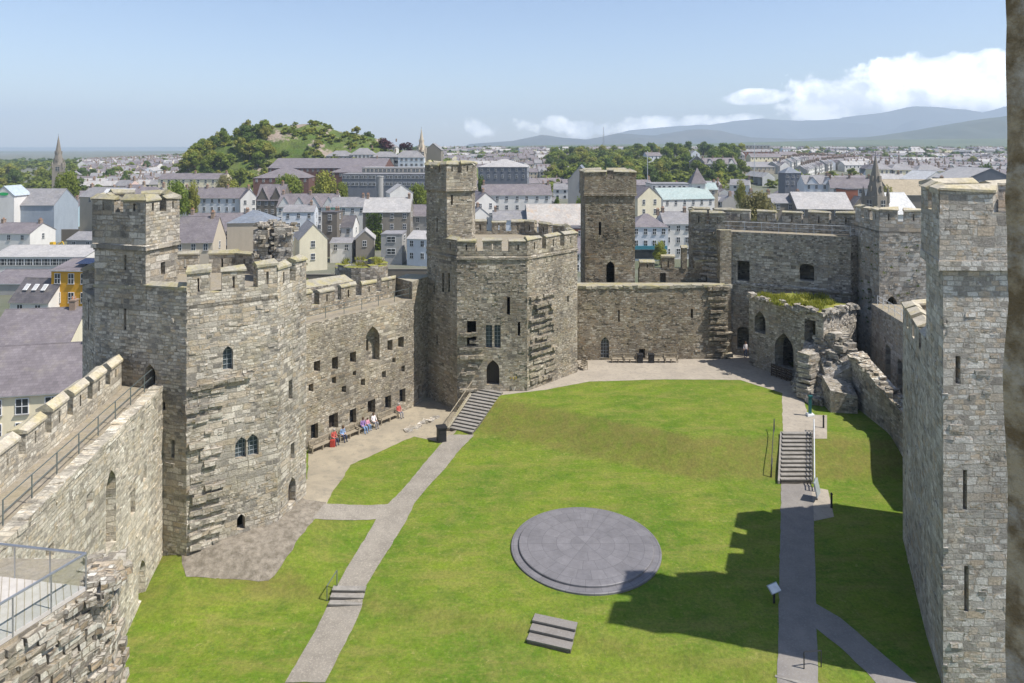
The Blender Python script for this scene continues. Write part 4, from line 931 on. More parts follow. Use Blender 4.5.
# ---------------------------------------------------------------- people
def person(at, face_rz, shirt, trouser, hair, label, group=None, scale=1.0, lean=0.0, standing=False):
    me = bpy.data.meshes.new('person')
    S = scale
    if standing:
        v = [(0, 0, .92), (0, 0, 1.15), (0, 0, 1.38), (0, 0, 1.5), (0, -.02, 1.66), (.1, 0, .88), (.11, -.02, .48), (.11, 0, .08), (.11, -.16, .04), (-.1, 0, .88), (-.11, -.02, .48), (-.11, 0, .08), (-.11, -.16, .04),
             (.18, 0, 1.4), (.25, 0, 1.12), (.24, -.08, .87), (.24, -.1, .79), (-.18, 0, 1.4), (-.25, 0, 1.12), (-.24, -.08, .87), (-.24, -.1, .79)]
    else:
        v = [(0, .0, .55), (0, .03, .8), (0, .05 - lean * .6, 1.02), (0, .03 - lean, 1.14), (0, -.0 - lean, 1.29), (.1, -.05, .53), (.13, -.46, .54), (.14, -.46, .1), (.14, -.62, .05), (-.1, -.05, .53), (-.13, -.46, .54), (-.14, -.48, .1), (-.14, -.64, .05),
             (.19, .04 - lean * .6, 1.04), (.26, -.03, .8), (.16, -.26, .66), (.12, -.34, .64), (-.19, .04 - lean * .6, 1.04), (-.26, -.03, .8), (-.16, -.26, .66), (-.12, -.34, .64)]
    e = [(0, 1), (1, 2), (2, 3), (3, 4), (0, 5), (5, 6), (6, 7), (7, 8), (0, 9), (9, 10), (10, 11), (11, 12), (2, 13), (13, 14), (14, 15), (15, 16), (2, 17), (17, 18), (18, 19), (19, 20)]
    rad = [.15, .14, .155, .06, .105, .095, .07, .05, .04, .095, .07, .05, .04, .065, .05, .04, .035, .065, .05, .04, .035]
    me.from_pydata([(x * S, y * S, z * S if standing else (.5 + (z - .5) * S if z > .5 else z)) for x, y, z in v], e, [])
    o = bpy.data.objects.new('person', me); COL.objects.link(o); md = o.modifiers.new('s', 'SKIN'); md.use_smooth_shade = True
    for i, sv in enumerate(me.skin_vertices[0].data): sv.radius = (rad[i] * S, rad[i] * S * (.8 if i in (1, 2) else 1)); sv.use_root = (i == 0)
    o.modifiers.new('u', 'SUBSURF').levels = 1
    bpy.context.view_layer.update(); dg = bpy.context.evaluated_depsgraph_get(); m2 = bpy.data.meshes.new_from_object(o.evaluated_get(dg)); bpy.data.objects.remove(o)
    o = bpy.data.objects.new('person', m2); COL.objects.link(o); m2.materials.clear()
    for mt in ('skin', shirt, trouser, 'shoe_dark'): m2.materials.append(MATS[mt])
    neck = v[3][2] * S if standing else .5 + (v[3][2] - .5) * S
    for f in m2.polygons:
        c = f.center; f.use_smooth = True
        if standing: f.material_index = 0 if c.z > neck or (abs(c.x) > .2 * S and c.z < 1.0 * S) else 1 if c.z > .95 * S else 3 if c.z < .08 else 2
        else: f.material_index = 0 if c.z > neck else 3 if c.z < .09 else 2 if (c.z < .6 and (c.y < -.02 or c.z < .5)) else 0 if (c.y < -.2 and c.z < .78) else 1
    hd = Vector(v[4]); hz = hd.z * S if standing else .5 + (hd.z - .5) * S
    mb = MB(); mb.cone((0, (hd.y + .025) * S, hz - .04 * S), [(.09 * S, -.05 * S), (.118 * S, .03 * S), (.112 * S, .1 * S), (.07 * S, .155 * S), (.01, .17 * S)], hair, 12); mb.build('hair', o, True)
    mb = MB(); y_ = (hd.y - .1) * S
    for sx in (-.035, .035): mb.box((sx * S, y_, hz + .02 * S), (.022 * S, .015, .012 * S), 'shoe_dark')
    mb.box((0, y_ - .015, hz - .015 * S), (.025 * S, .04 * S, .04 * S), 'skin'); mb.box((0, y_, hz - .055 * S), (.045 * S, .012, .01), 'shirt_red'); mb.build('face_features', o)
    o.location = at; o.rotation_euler.z = face_rz; tag(o, label, 'person', group); return o
def sit(px, *a_, **k_):
    q = on_wall(px, .78); return person((q.x, q.y, gz(q.x, q.y)), wang, *a_, **k_)
grp = 'people sitting on the benches'
sit(328, 'shirt_red', 'trouser_navy', 'hair_grey', 'person in a red top sitting on the near bench beside a red bag', grp, lean=.08)
sit(336.5, 'shirt_blue', 'trouser_navy', 'hair_brown', 'person in a blue top leaning forward beside the one in red', grp, lean=.18)
sit(357, 'shirt_purple', 'trouser_jeans', 'hair_brown', 'person in a purple top and jeans sitting with a child', grp, lean=.1)
sit(362, 'shirt_pink', 'trouser_jeans', 'hair_brown', 'child in pink sitting between two adults', grp, scale=.72)
sit(368, 'shirt_white', 'trouser_grey', 'hair_brown', 'person in a white top sitting right of the child', grp)
sit(393, 'shirt_red', 'trouser_grey', 'hair_grey', 'person in a red top sitting alone on the farthest bench', grp, lean=.05)
q = on_wall(324.5, 1.15); t = root('bag', 'orange red bag standing by the near bench', 'bag', (q.x, q.y, gz(q.x, q.y))); mb = MB(); mb.prism([(-.2, -.14), (.2, -.14), (.2, .14), (-.2, .14)], 0, .62, 'red_paint'); mb.build('body', t); mb = MB(); mb.bar((-.1, 0, .6), (-.1, 0, .78), .015, 'shoe_dark'); mb.bar((.1, 0, .6), (.1, 0, .78), .015, 'shoe_dark'); mb.bar((-.1, 0, .78), (.1, 0, .78), .015, 'shoe_dark'); mb.build('handle', t)
q = on(745.5, 357, 2); person((q[0], q[1], gz(*q)), 0.2, 'shirt_white', 'trouser_navy', 'hair_brown', 'person in a white top standing at the dark doorway of the gate wall', standing=True)
# ================================================================= TOWN AND COUNTRY
def tz(x, y):
    b_ = math.exp(-((x - 165) / 175) ** 2 - ((y - 690) / 230) ** 2) if y < 1500 else 0
    return -6.0 + 27.0 * sst(250, 1500, y) * (.1 + .9 * sst(-900, -250, x)) + 17 * b_
HP = [(184, 190), (202, 166), (215, 151), (230, 141), (248, 134), (268, 129.5), (290, 127), (318, 128), (345, 134), (370, 141), (392, 149), (430, 160), (470, 168)]
def prof(P, px):
    if px <= P[0][0]: return P[0][1]
    for (a, b_), (c, d) in zip(P, P[1:]):
        if px <= c: return lerp(b_, d, (px - a) / (c - a))
    return P[-1][1]
HX0, HX1 = xat(110, 480), xat(480, 480)
def hz(x, y):
    if not (HX0 < x < HX1 and 340 < y < 640): return tz(x, y)
    px = CX + x * F / 480; top = zat(prof(HP, px), 480); b_ = tz(x, y); e = math.exp(-abs((y - 480) / (62 if y < 480 else 80)) ** 2.4)
    r = top - b_ + 4.5 * noise.noise(Vector((x / 22, y / 22, 0))) + 2 * noise.noise(Vector((x / 8, y / 8, 4)))
    return b_ + max(0.0, r * e)
def sheet(name, xs, ys, zf, mat, smooth=True):
    vs = [(x, y, zf(x, y)) for y in ys for x in xs]; nx = len(xs)
    fs = [(j * nx + i, j * nx + i + 1, (j + 1) * nx + i + 1, (j + 1) * nx + i) for j in range(len(ys) - 1) for i in range(nx - 1)]
    me = bpy.data.meshes.new(name); me.from_pydata(vs, [], fs); me.materials.append(MATS[mat])
    if smooth: me.polygons.foreach_set('use_smooth', [True] * len(fs))
    o = bpy.data.objects.new(name, me); COL.objects.link(o); return structure(o)
xs = [-12000, -6000, -3000, -1800, -1200] + list(range(-900, 901, 75)) + [1200, 1800, 3000, 6000, 12000]
ys = [-300, -50, 60, 120, 180, 250] + list(range(300, 1800, 50)) + [2000, 2600, 3500, 5000, 8000, 12000]
sheet('ground', xs, ys, tz, 'town_ground')
sheet('hill', [HX0 + i * (HX1 - HX0) / 90 for i in range(91)], [340 + i * 4 for i in range(76)], lambda x, y: hz(x, y) + .05 if hz(x, y) > tz(x, y) + .3 else tz(x, y) - 1.5, 'hill_grass_rock')
mb = MB(); mb.poly([(-2600, 1500, -4.4), (-1060, 1500, -4.4), (-1400, 2500, -4.2), (-3600, 2500, -4.2)], 'strait_water'); structure(mb.build('water'))
mb = MB(); mb.poly([(-36, 30, -5.98), (-30, 30, -5.98), (-30, 90, -5.98), (-60, 90, -5.98)], 'street_asphalt'); structure(mb.build('street'))
def ridge(name, P, Y, dep, mat, rough=.06, nx=150, foot=None):
    x0, x1 = P[0][0], P[-1][0]; R_ = [-1, -.8, -.6, -.42, -.26, -.12, 0, .3, 1]
    vs = []
    for r_ in R_:
        for i in range(nx + 1):
            px = lerp(x0, x1, i / nx); x = xat(px, Y); zb = (foot if foot is not None else tz(x, 2500)) - 4; zt = zat(prof(P, px), Y); hgt = zt - zb
            f = 1 - abs(r_); f = f ** 1.15; y = Y + r_ * dep
            nn = noise.fractal(Vector((x / dep * 2.2, r_ * 2.0, Y * .001)), .9, 2.1, 5)
            z = zb + hgt * (f + rough * nn * (4 * f * (1 - f) + .12 * (f > .9)) * 1.6)
            vs.append((x, y, z))
    n1_ = nx + 1; fs = [(j * n1_ + i, j * n1_ + i + 1, (j + 1) * n1_ + i + 1, (j + 1) * n1_ + i) for j in range(len(R_) - 1) for i in range(nx)]
    me = bpy.data.meshes.new(name); me.from_pydata(vs, [], fs); me.materials.append(MATS[mat]); me.polygons.foreach_set('use_smooth', [True] * len(fs))
    o = bpy.data.objects.new(name, me); COL.objects.link(o); return structure(o)
ridge('mountain', [(560, 143), (600, 137), (632, 130), (672, 126), (712, 125), (737, 121), (762, 118.5), (800, 121), (843, 119), (888, 111), (908, 107), (943, 107), (968, 110), (982, 114), (1005, 106), (1050, 104), (1150, 114), (1300, 130)], 10000, 1900, 'mountain_slope', .35)
ridge('mountain', [(470, 144), (512, 141), (542, 135), (562, 137.5), (587, 139.5), (619, 132.5), (652, 135.5), (677, 134), (702, 129.5), (720, 130.5), (752, 137), (800, 139), (850, 137), (900, 136), (1000, 139), (1100, 142)], 6000, 1300, 'mountain_slope', .3)
ridge('mountain', [(800, 143), (868, 136.5), (905, 132), (943, 126), (968, 121), (993, 117), (1005, 115.5), (1060, 112), (1200, 120), (1300, 135)], 4300, 900, 'mountain_green', .25)
ridge('far_fields', [(380, 148), (480, 146.5), (560, 145), (700, 143.5), (760, 142), (830, 140.5), (900, 139.5), (1005, 138.5), (1150, 137), (1300, 140)], 3300, 1300, 'far_field', .12)
ridge('far_shore', [(-700, 151), (-100, 151.5), (0, 151.5), (60, 152), (118, 152), (200, 151), (420, 149), (520, 148.5)], 4600, 900, 'far_field', .2, foot=-8)
ridge('far_shore', [(-900, 147.6), (0, 147.4), (400, 146.5), (700, 146), (1400, 146)], 11400, 500, 'far_field', .05, foot=-8)
# ---------------------------------------------------------------- houses
WIN = {}
def window_mesh(w, h, style='sash'):
    kk = (round(w, 1), round(h, 1), style)
    if kk not in WIN:
        mb = MB(); mb.box((0, -.03, h / 2), (w + .16, .1, h + .16), 'frame_white' if style != 'dark' else 'wall_grey'); mb.box((0, -.075, h / 2), (w, .03, h), 'window_glass')
        mb.box((0, -.1, h / 2), (w, .03, .07), 'frame_white'); mb.box((0, -.1, h / 2), (.06, .03, h), 'frame_white'); mb.box((0, -.12, -.1), (w + .3, .16, .08), 'wall_grey')
        o = mb.build('window'); WIN[kk] = o.data; bpy.data.objects.remove(o)
    return WIN[kk]
def add_window(t, x, y, z, w, h, rz=0.0, style='sash', name='window'):
    o = bpy.data.objects.new(name, window_mesh(w, h, style)); COL.objects.link(o); o.parent = t; o.location = (x, y, z); o.rotation_euler.z = rz; return o
def chimney(t, x, y, z0, z1, w=1.3, d=.6, mat='chimney_brick'):
    mb = MB(); mb.box((x, y, (z0 + z1) / 2), (w, d, z1 - z0), mat); mb.box((x, y, z1 - .12), (w + .16, d + .16, .16), mat)
    n = max(2, int(w / .4))
    for i in range(n): mb.cone((x - w / 2 + (i + .5) * w / n, y, z1 - .03), [(.13, 0), (.1, .45)], 'chimney_pot', 7)
    return mb.build('chimney', t)
FOOT = []
def house(label, px0, px1, yr, ye, Y, d=9.0, kind='S', wall='wall_white', roof='slate_purple', rows=2, cols=3, ch=1, rot=0.0, name='house', cat='house', win=(.95, 1.5), side=1, gables=0, base=None, group=None, style='sash', zb=None, roofsplit=False):
    w = (px1 - px0) * Y / F; x = xat((px0 + px1) / 2, Y); b_ = (tz(x, Y) if base is None else base)
    ze = zat(ye, Y) - b_; zr = (zat(yr, Y) if kind == 'G' else zat(yr, Y + d / 2)) - b_
    zr = max(zr, ze + .4); FOOT.append((x, Y + d / 2, max(w, d) * .6))
    t = empty(name, (x, Y, b_), math.radians(rot)); tag(t, label, cat, group)
    W = w / 2; bw = -2.0
    mb = MB()
    if kind in 'SHF' :
        pl = [(-W, 0), (W, 0), (W, d), (-W, d)]
        for i in range(4):
            p, q = pl[i], pl[(i + 1) % 4]
            if kind == 'S' and i in (1, 3): mb.poly([(*p, bw), (*q, bw), (*q, ze), (p[0], d / 2, zr), (*p, ze)], wall)
            else: mb.poly([(*p, bw), (*q, bw), (*q, ze), (*p, ze)], wall)
    else:
        mb.poly([(-W, 0, bw), (W, 0, bw), (W, 0, ze), (0, 0, zr), (-W, 0, ze)], wall); mb.poly([(W, d, bw), (-W, d, bw), (-W, d, ze), (0, d, zr), (W, d, ze)], wall)
        mb.poly([(W, 0, bw), (W, d, bw), (W, d, ze), (W, 0, ze)], wall); mb.poly([(-W, d, bw), (-W, 0, bw), (-W, 0, ze), (-W, d, ze)], wall)
    mb.build('wall', t)
    mb = MB(); th = .16; ov = .28
    def slab(a, b2, c, e):
        P = [Vector(p) for p in (a, b2, c, e)]; n = (P[1] - P[0]).cross(P[3] - P[0]).normalized()
        up = [p + n * th for p in P]; mb.poly(up, roof); mb.poly(P[::-1], roof)
        for i in range(4): mb.poly([P[i], P[(i + 1) % 4], up[(i + 1) % 4], up[i]], 'frame_white' if i == 0 and wall not in ('wall_darkstone', 'wall_bluegrey', 'wall_brick') else roof)
    if kind == 'S':
        sl = (zr - ze) / (d / 2); dz = ov * sl
        slab((-W - .12, -ov, ze - dz), (W + .12, -ov, ze - dz), (W + .12, d / 2, zr), (-W - .12, d / 2, zr)); slab((W + .12, d + ov, ze - dz), (-W - .12, d + ov, ze - dz), (-W - .12, d / 2, zr), (W + .12, d / 2, zr))
        mb.bar((-W - .12, d / 2, zr + th), (W + .12, d / 2, zr + th), .1, roof, 5)
    elif kind == 'G':
        sl = (zr - ze) / W; dz = ov * sl
        slab((W + ov, -.12, ze - dz), (W + ov, d, ze - dz), (0, d, zr), (0, -.12, zr)); slab((-W - ov, d, ze - dz), (-W - ov, -.12, ze - dz), (0, -.12, zr), (0, d, zr)); mb.bar((0, -.12, zr + th), (0, d, zr + th), .1, roof, 5)
    elif kind == 'H':
        r_ = min(W * .9, d / 2); o4 = [(-W - ov, -ov, ze), (W + ov, -ov, ze), (W + ov, d + ov, ze), (-W - ov, d + ov, ze)]; r0, r1 = (-W + r_, d / 2, zr), (W - r_, d / 2, zr)
        mb.poly([o4[0], o4[1], r1, r0], roof); mb.poly([o4[1], o4[2], r1], roof); mb.poly([o4[2], o4[3], r0, r1], roof); mb.poly([o4[3], o4[0], r0], roof); mb.poly(o4[::-1], 'frame_white')
    else:
        mb.prism([(-W - .1, -.1), (W + .1, -.1), (W + .1, d + .1), (-W - .1, d + .1)], ze, ze + .35, roof)
    mb.build('roof', t)
    for i in range(ch):
        cx_ = (-W + .8 + (2 * W - 1.6) * (i / (ch - 1) if ch > 1 else .9)); 
        if kind == 'G': chimney(t, 0, d * (.25 + .6 * i / max(1, ch)), zr - .6, zr + 1.3, .7, 1.1)
        else: chimney(t, cx_, d / 2, (zr if kind != 'F' else ze) - .5, (zr if kind != 'F' else ze) + 1.3, .75 if kind != 'F' else 1.2, 1.2 if kind != 'F' else .6)
    for g in range(gables):
        gx = -W + (g + .5) * 2 * W / gables; gw = min(2 * W / gables * .42, 2.4); zg = ze + (zr - ze) * .85; mb = MB()
        mb.prism([(gx - gw, -.12), (gx + gw, -.12), (gx + gw, d * .3), (gx - gw, d * .3)], ze - .5, ze + .2, wall); mb.poly([(gx - gw, -.12, ze + .2), (gx + gw, -.12, ze + .2), (gx, -.12, zg)], wall)
        mb.poly([(gx + gw + .15, -.3, ze + .1), (gx + gw + .15, d * .42, ze + .1), (gx, d * .42, zg + .12), (gx, -.3, zg + .12)], roof); mb.poly([(gx - gw - .15, d * .42, ze + .1), (gx - gw - .15, -.3, ze + .1), (gx, -.3, zg + .12), (gx, d * .42, zg + .12)], roof)
        mb.build('gable', t)
    ww, wh = win; st = max(2.5, min(3.3, ze / max(1, rows)))
    for r_ in range(rows):
        z = ze - .5 - wh - r_ * st
        if z < -1.5: break
        for c in range(cols):
            add_window(t, -W + (c + .5) * w / cols + .12 * math.sin(c * 3 + px0), -.0, z, ww, wh, 0, style)
        for s_ in range(side):
            add_window(t, W, d * (s_ + 1) / (side + 1), z, ww, wh, math.pi / 2, style)
    return t
h_ = house
shed = h_('wide pale blue market shed with a white gable at the far left', -12, 54, 189, 205, 232, 13, 'S', 'wall_shed', 'slate_grey', 0, 0, 0, cat='shed', name='shed')
sg = h_('small white gable carrying a green oval sign at the far left', -6, 14, 186.5, 195.5, 229, 8, 'G', 'wall_white', 'roof_shed', 0, 0, 0, cat='shed', name='shed')
mb = MB(); n = 20; mb.poly([(1.6 * math.cos(i * 6.283 / n), -.15, zat(194, 229) + 6 + .55 * math.sin(i * 6.283 / n)) for i in range(n)], 'green_sign'); mb.build('sign_board', sg)
h_('turquoise blue house beside the yard wall on the left', 40, 76, 199.5, 209, 278, 9, 'S', 'wall_blue', 'slate_purple', 1, 3, 1, 8)
h_('tall beige rendered building with a blank wall on the left', 75, 126, 187.5, 197, 262, 10, 'S', 'wall_beige', 'slate_grey', 1, 2, 2, -14, name='town_building', cat='building')
h_('white house with a wide purple roof at the left edge', -14, 31, 223, 233.5, 216, 11, 'S', 'wall_white', 'slate_purple', 1, 3, 2, -4)
h_('grey roofed workshop with a long clerestory window strip at left', -10, 85, 245.5, 257, 172, 15, 'S', 'wall_white', 'slate_pale', 1, 22, 0, 0, 'workshop', 'building', (1.0, 1.5))
h_('low building under a long faded purple roof at left', -16, 96, 270, 284, 150, 13, 'S', 'wall_grey', 'slate_purple', 0, 0, 0, 0, 'workshop', 'building')
h_('long cream building under a purple roof at the foot of the hill', 158, 224, 173.5, 179, 350, 10, 'S', 'wall_cream', 'slate_purple', 2, 9, 3, 0, 'town_building', 'building')
h_('beige hip roofed house right of the tall blank beige building', 124, 163, 186.5, 195, 256, 10, 'H', 'wall_beige', 'slate_purple', 2, 3, 1, 4)
h_('pale roofed annexe joined to the tall blank beige building', 100, 129, 189, 197, 258, 9, 'S', 'wall_grey', 'roof_white', 1, 2, 0, 0)
h_('low house with a purple roof behind the turquoise one', 66, 100, 191, 197, 320, 10, 'S', 'wall_white', 'slate_purple', 1, 4, 2, 5)
h_('small grey yard building under a purple roof at left', 66, 96, 232, 240, 196, 9, 'S', 'wall_grey', 'slate_grey', 1, 2, 1, -6)
dm = h_('white walled house with three skylights in a dark slate roof', 8, 50, 279, 302, 119, 7, 'S', 'wall_white', 'slate_dark', 1, 2, 0, -6)
og = h_('bright orange rendered building behind the big left tower', 50, 92, 259, 271, 121, 11, 'S', 'wall_orange', 'slate_purple', 3, 3, 1, -5, 'town_building', 'building', (.95, 1.7))
h_('white gabled house with a mixed purple and pale roof at left edge', -16, 62, 309, 352, 92, 13, 'S', 'wall_yellow', 'slate_purple', 1, 4, 1, 10)
h_('large cream house with a big purple roof nearest the left edge', -40, 86, 345, 394, 72, 11, 'S', 'wall_cream', 'slate_purple', 3, 5, 1, 12, win=(1.1, 1.5))
mb = MB(); mb.box((0, 0, .02), (3.6, 2.6, .05), 'solar_panel'); q = mb.build('solar_panel', og); q.location = (1.8, 2.3, zat(271, 121) + 6 + 1.35); q.rotation_euler = (math.atan2(zat(259, 126.5) - zat(271, 121), 5.5), 0, 0)
for i in range(3):
    mb = MB(); mb.box((0, 0, .02), (.8, 1.3, .08), 'frame_white'); mb.box((0, 0, .07), (.62, 1.1, .04), 'roof_white'); q = mb.build('skylight', dm); q.location = (-1.9 + i * 1.7, 1.7, zat(302, 119) + 6 + 2.2); q.rotation_euler = (math.atan2(zat(279, 122.5) - zat(302, 119), 3.5), 0, 0)
h_('long terrace in pale blue and white below the wooded hill', 178, 246, 188, 198, 290, 10, 'S', 'wall_pale_blue', 'slate_purple', 2, 9, 4, -3, 'terrace', 'building')
h_('white gable end closing the pale blue terrace', 241, 258, 189.5, 199, 287, 9, 'G', 'wall_white', 'slate_purple', 2, 2, 1, 28)
h_('dark stone gothic building with twin pointed gables', 256, 283, 184.5, 200, 272, 10, 'S', 'wall_darkstone', 'slate_purple', 2, 4, 1, 0, 'town_building', 'building', gables=2)
h_('white hotel with a purple roof and several dormers', 277, 336, 194, 207, 262, 12, 'S', 'wall_white', 'slate_purple', 3, 9, 3, 2, 'hotel', 'building', gables=4)
h_('grey blue house in front of the white hotel', 283, 314, 205, 212, 238, 8, 'S', 'wall_pale_blue', 'slate_grey', 2, 3, 1, 6)
h_('white walled house under a broad purple roof behind the big tower', 184, 244, 213.5, 232, 192, 11, 'S', 'wall_white', 'slate_purple', 2, 5, 2, 6)
h_('hip roofed grey rendered building behind the big tower battlements', 228, 272, 210, 223, 186, 11, 'H', 'wall_beige', 'slate_blue', 1, 0, 0, 8, 'town_building', 'building', side=0)
h_('house with a steep purple roof just right of the left turret', 174, 212, 217, 242, 168, 10, 'S', 'wall_beige', 'slate_purple', 1, 3, 1, 5)
h_('plain cream gable house with two windows behind the curtain wall', 300, 327, 224.5, 239, 180, 12, 'G', 'wall_yellow', 'slate_grey', 2, 1, 0, 24, side=0)
h_('narrow brown brick stack building with chimney pots', 322, 337, 210, 213, 202, 7, 'F', 'wall_darkstone', 'slate_dark', 2, 1, 2, name='town_building', cat='building')
h_('small white house wedged beside the brown stack building', 335, 353, 216, 227, 206, 8, 'S', 'wall_white', 'slate_dark', 2, 2, 0)
h_('low white lean to below the small wedged white house', 330, 352, 238, 243, 192, 6, 'S', 'wall_white', 'slate_grey', 1, 2, 0)
iv = h_('three storey stone building half covered with ivy', 363, 410, 198, 212, 216, 11, 'S', 'wall_stone', 'slate_pale', 3, 4, 2, 3, 'town_building', 'building')
h_('white building with three dark windows beside green scaffolding', 330, 366, 197.5, 207, 242, 10, 'S', 'wall_white', 'slate_grey', 1, 4, 1, 2)
h_('small stone gable outbuilding beside the ivy', 356, 374, 231, 239, 191, 8, 'G', 'wall_stone', 'slate_pale', 1, 1, 0, 10)
h_('flat roofed grey house with one wide window below the ivy building', 381, 402, 232, 235, 189, 8, 'F', 'wall_grey', 'slate_grey', 2, 1, 0, win=(2.2, 1.4))
h_('light blue house touching the left side of the slim turret', 406, 428, 231, 239, 187, 9, 'S', 'wall_pale_blue', 'slate_pale', 2, 2, 0, -16)
h_('grey house with a slate roof behind the light blue one', 404, 432, 205, 216, 226, 9, 'S', 'wall_grey', 'slate_purple', 2, 3, 1, -4)
h_('white gable peeping over the ivy building', 390, 413, 185, 193, 256, 10, 'G', 'wall_white', 'slate_pale', 0, 0, 0, 18)
h_('red brick school with a huge purple roof under the hill', 268, 384, 158.5, 168, 388, 34, 'S', 'wall_school', 'slate_purple', 1, 22, 1, 0, 'school', 'school', style='dark', base=-2)
h_('lower hipped wing at the left end of the brick school', 254, 308, 167, 178, 368, 26, 'H', 'wall_school', 'slate_purple', 1, 8, 0, 6, 'school', 'school', base=-3)
h_('hipped right hand wing of the brick school', 330, 386, 164, 172.5, 372, 20, 'H', 'wall_school', 'slate_purple', 1, 8, 0, 0, 'school', 'school', base=-3)
h_('dark glazed office block with flat roof below the school', 342, 428, 173, 174.5, 330, 14, 'F', 'wall_bluegrey', 'slate_grey', 2, 20, 0, 0, 'office_block', 'building', (1.4, 1.4))
h_('upper office tier with a planted terrace', 362, 428, 166, 168, 352, 12, 'F', 'wall_beige', 'slate_pale', 1, 16, 0, 0, 'office_block', 'building', (1.4, 1.4))
for px0, px1, yr, ye, lb, wm in ((326, 352, 150.5, 156, 'grey modern hip roofed house at the left of four on the hill foot', 'wall_grey'), (350, 374, 148, 154.5, 'pale modern house second from the left on the hill foot', 'wall_white'), (370, 398, 151.5, 157, 'long modern house third from the left on the hill foot', 'wall_grey'), (394, 424, 150.5, 157.5, 'modern house nearest the stone spire on the hill foot', 'wall_pale_blue')):
    h_(lb, px0, px1, yr, ye, 432, 10, 'H', wm, 'slate_grey', 2, 6, 1, 0, base=hz(xat((px0 + px1) / 2, 440), 440) - 1 if False else zat(ye, 432) - 7, win=(1.4, 1.4))
h_('large white villa on the skyline left of the stone spire', 376, 396, 141, 147, 470, 12, 'H', 'wall_white', 'slate_grey', 2, 4, 2, base=zat(147, 470) - 9)
h_('blue grey hipped warehouse beyond the middle tower', 478, 527, 159, 167, 332, 22, 'H', 'wall_bluegrey', 'slate_pale', 2, 7, 0, -4, 'warehouse', 'building', side=4)
h_('long white house with purple roof right of the slim turret', 482, 552, 184.5, 195, 256, 10, 'S', 'wall_white', 'slate_purple', 2, 7, 2, 4)
h_('white gabled house close to the right of the slim turret', 474, 497, 193, 202, 238, 9, 'G', 'wall_white', 'slate_purple', 2, 2, 1, 26)
h_('white house with dark roof at the foot of the slim turret', 468, 493, 208, 218, 214, 10, 'G', 'wall_white', 'slate_grey', 2, 2, 1, 24)
h_('pale blue cottage row above the middle tower battlement', 493, 531, 211, 220, 210, 8, 'S', 'wall_pale_blue', 'slate_grey', 2, 5, 2, 3)
h_('market hall with a broad roof streaked orange with lichen', 528, 589, 204.5, 226, 206, 15, 'S', 'wall_white', 'slate_lichen', 1, 5, 0, 3, 'market_hall', 'building')
h_('small red brick box beside the square tower', 572, 588, 226, 229, 192, 6, 'F', 'wall_brick', 'slate_dark', 1, 1, 1, name='town_building', cat='building')
h_('narrow white house with purple roof left of the square tower', 572, 592, 238, 253, 178, 9, 'S', 'wall_white', 'slate_purple', 2, 2, 0)
h_('grey stone chapel gable behind the square tower', 568, 592, 166, 180, 302, 22, 'G', 'wall_grey', 'slate_blue', 1, 1, 0, -8, 'chapel', 'chapel')
bw_ = h_('pale blue corner shop with a turquoise fascia right of the square tower', 632, 668, 213.5, 227, 195, 12, 'H', 'wall_pale_blue', 'slate_purple', 2, 4, 1, 0, 'shop', 'shop')
h_('white shop house with two window columns beside the blue corner shop', 664, 692, 212, 224, 198, 11, 'S', 'wall_white', 'slate_grey', 3, 3, 2, 0, 'shop', 'shop')
mb = MB(); z = zat(248, 194.8) + 6; mb.box((0, -.2, z), (9.6, .3, 1.0), 'shop_teal'); mb.build('fascia', bw_); mb = MB(); mb.box((0, -.08, z - 1.9), (9, .1, 2.4), 'window_glass'); mb.build('shop_window', bw_)
h_('cream gabled building with tall bay windows right of the square tower', 636, 663, 187, 198, 238, 12, 'G', 'wall_yellow', 'slate_purple', 3, 2, 0, 20, 'town_building', 'building')
h_('low flat roofed block behind the teal roofed arcade', 652, 692, 183, 184.5, 290, 14, 'F', 'wall_white', 'slate_grey', 1, 8, 0, 0, 'town_building', 'building')
h_('long arcade with a pale teal roof', 660, 718, 188, 199, 262, 12, 'S', 'wall_white', 'roof_teal', 1, 6, 0, 16, 'arcade', 'building')
h_('upper teal roofed block beside the white spirelet tower', 700, 718, 183, 189.5, 282, 9, 'S', 'wall_beige', 'roof_teal', 1, 2, 0, 0, 'arcade', 'building')
t = empty('clock_tower', (xat(697, 272), 272, tz(0, 272))); tag(t, 'white square tower with a pointed purple spirelet', 'tower')
zw = zat(183, 272) - tz(0, 272); zt_ = zat(167.5, 272) - tz(0, 272); mb = MB(); mb.prism([(-2.6, -2.6), (2.6, -2.6), (2.6, 2.6), (-2.6, 2.6)], -2, zw, 'wall_white'); mb.build('wall', t); mb = MB()
for a in range(4):
    ca, sa = math.cos(a * math.pi / 2), math.sin(a * math.pi / 2); f = lambda x, y: (x * ca - y * sa, x * sa + y * ca); mb.poly([(*f(-3.1, -3.1), zw - .1), (*f(3.1, -3.1), zw - .1), (0, 0, zt_)], 'slate_purple')
mb.build('roof', t); add_window(t, 0, -2.6, zw - 2.6, 1.0, 1.5)
h_('large flat leisure block with a red lower wall on the skyline', 735, 770, 144, 145.5, 700, 30, 'F', 'wall_grey', 'roof_shed', 1, 10, 0, 0, 'leisure_block', 'building', (2, 1.6), base=14)
h_('low red brick wing before the large leisure block', 744, 774, 151, 152, 660, 14, 'F', 'wall_brick', 'slate_grey', 1, 8, 0, 0, 'leisure_block', 'building')
h_('long grey slate roofed hall below the leisure block', 734, 776, 162, 167, 520, 16, 'S', 'wall_beige', 'slate_grey', 1, 10, 1, 3, 'town_building', 'building')
h_('stone house with steep gable at the edge of the wood', 690, 704, 156, 162, 500, 12, 'G', 'wall_stone', 'slate_grey', 2, 2, 1, -12)
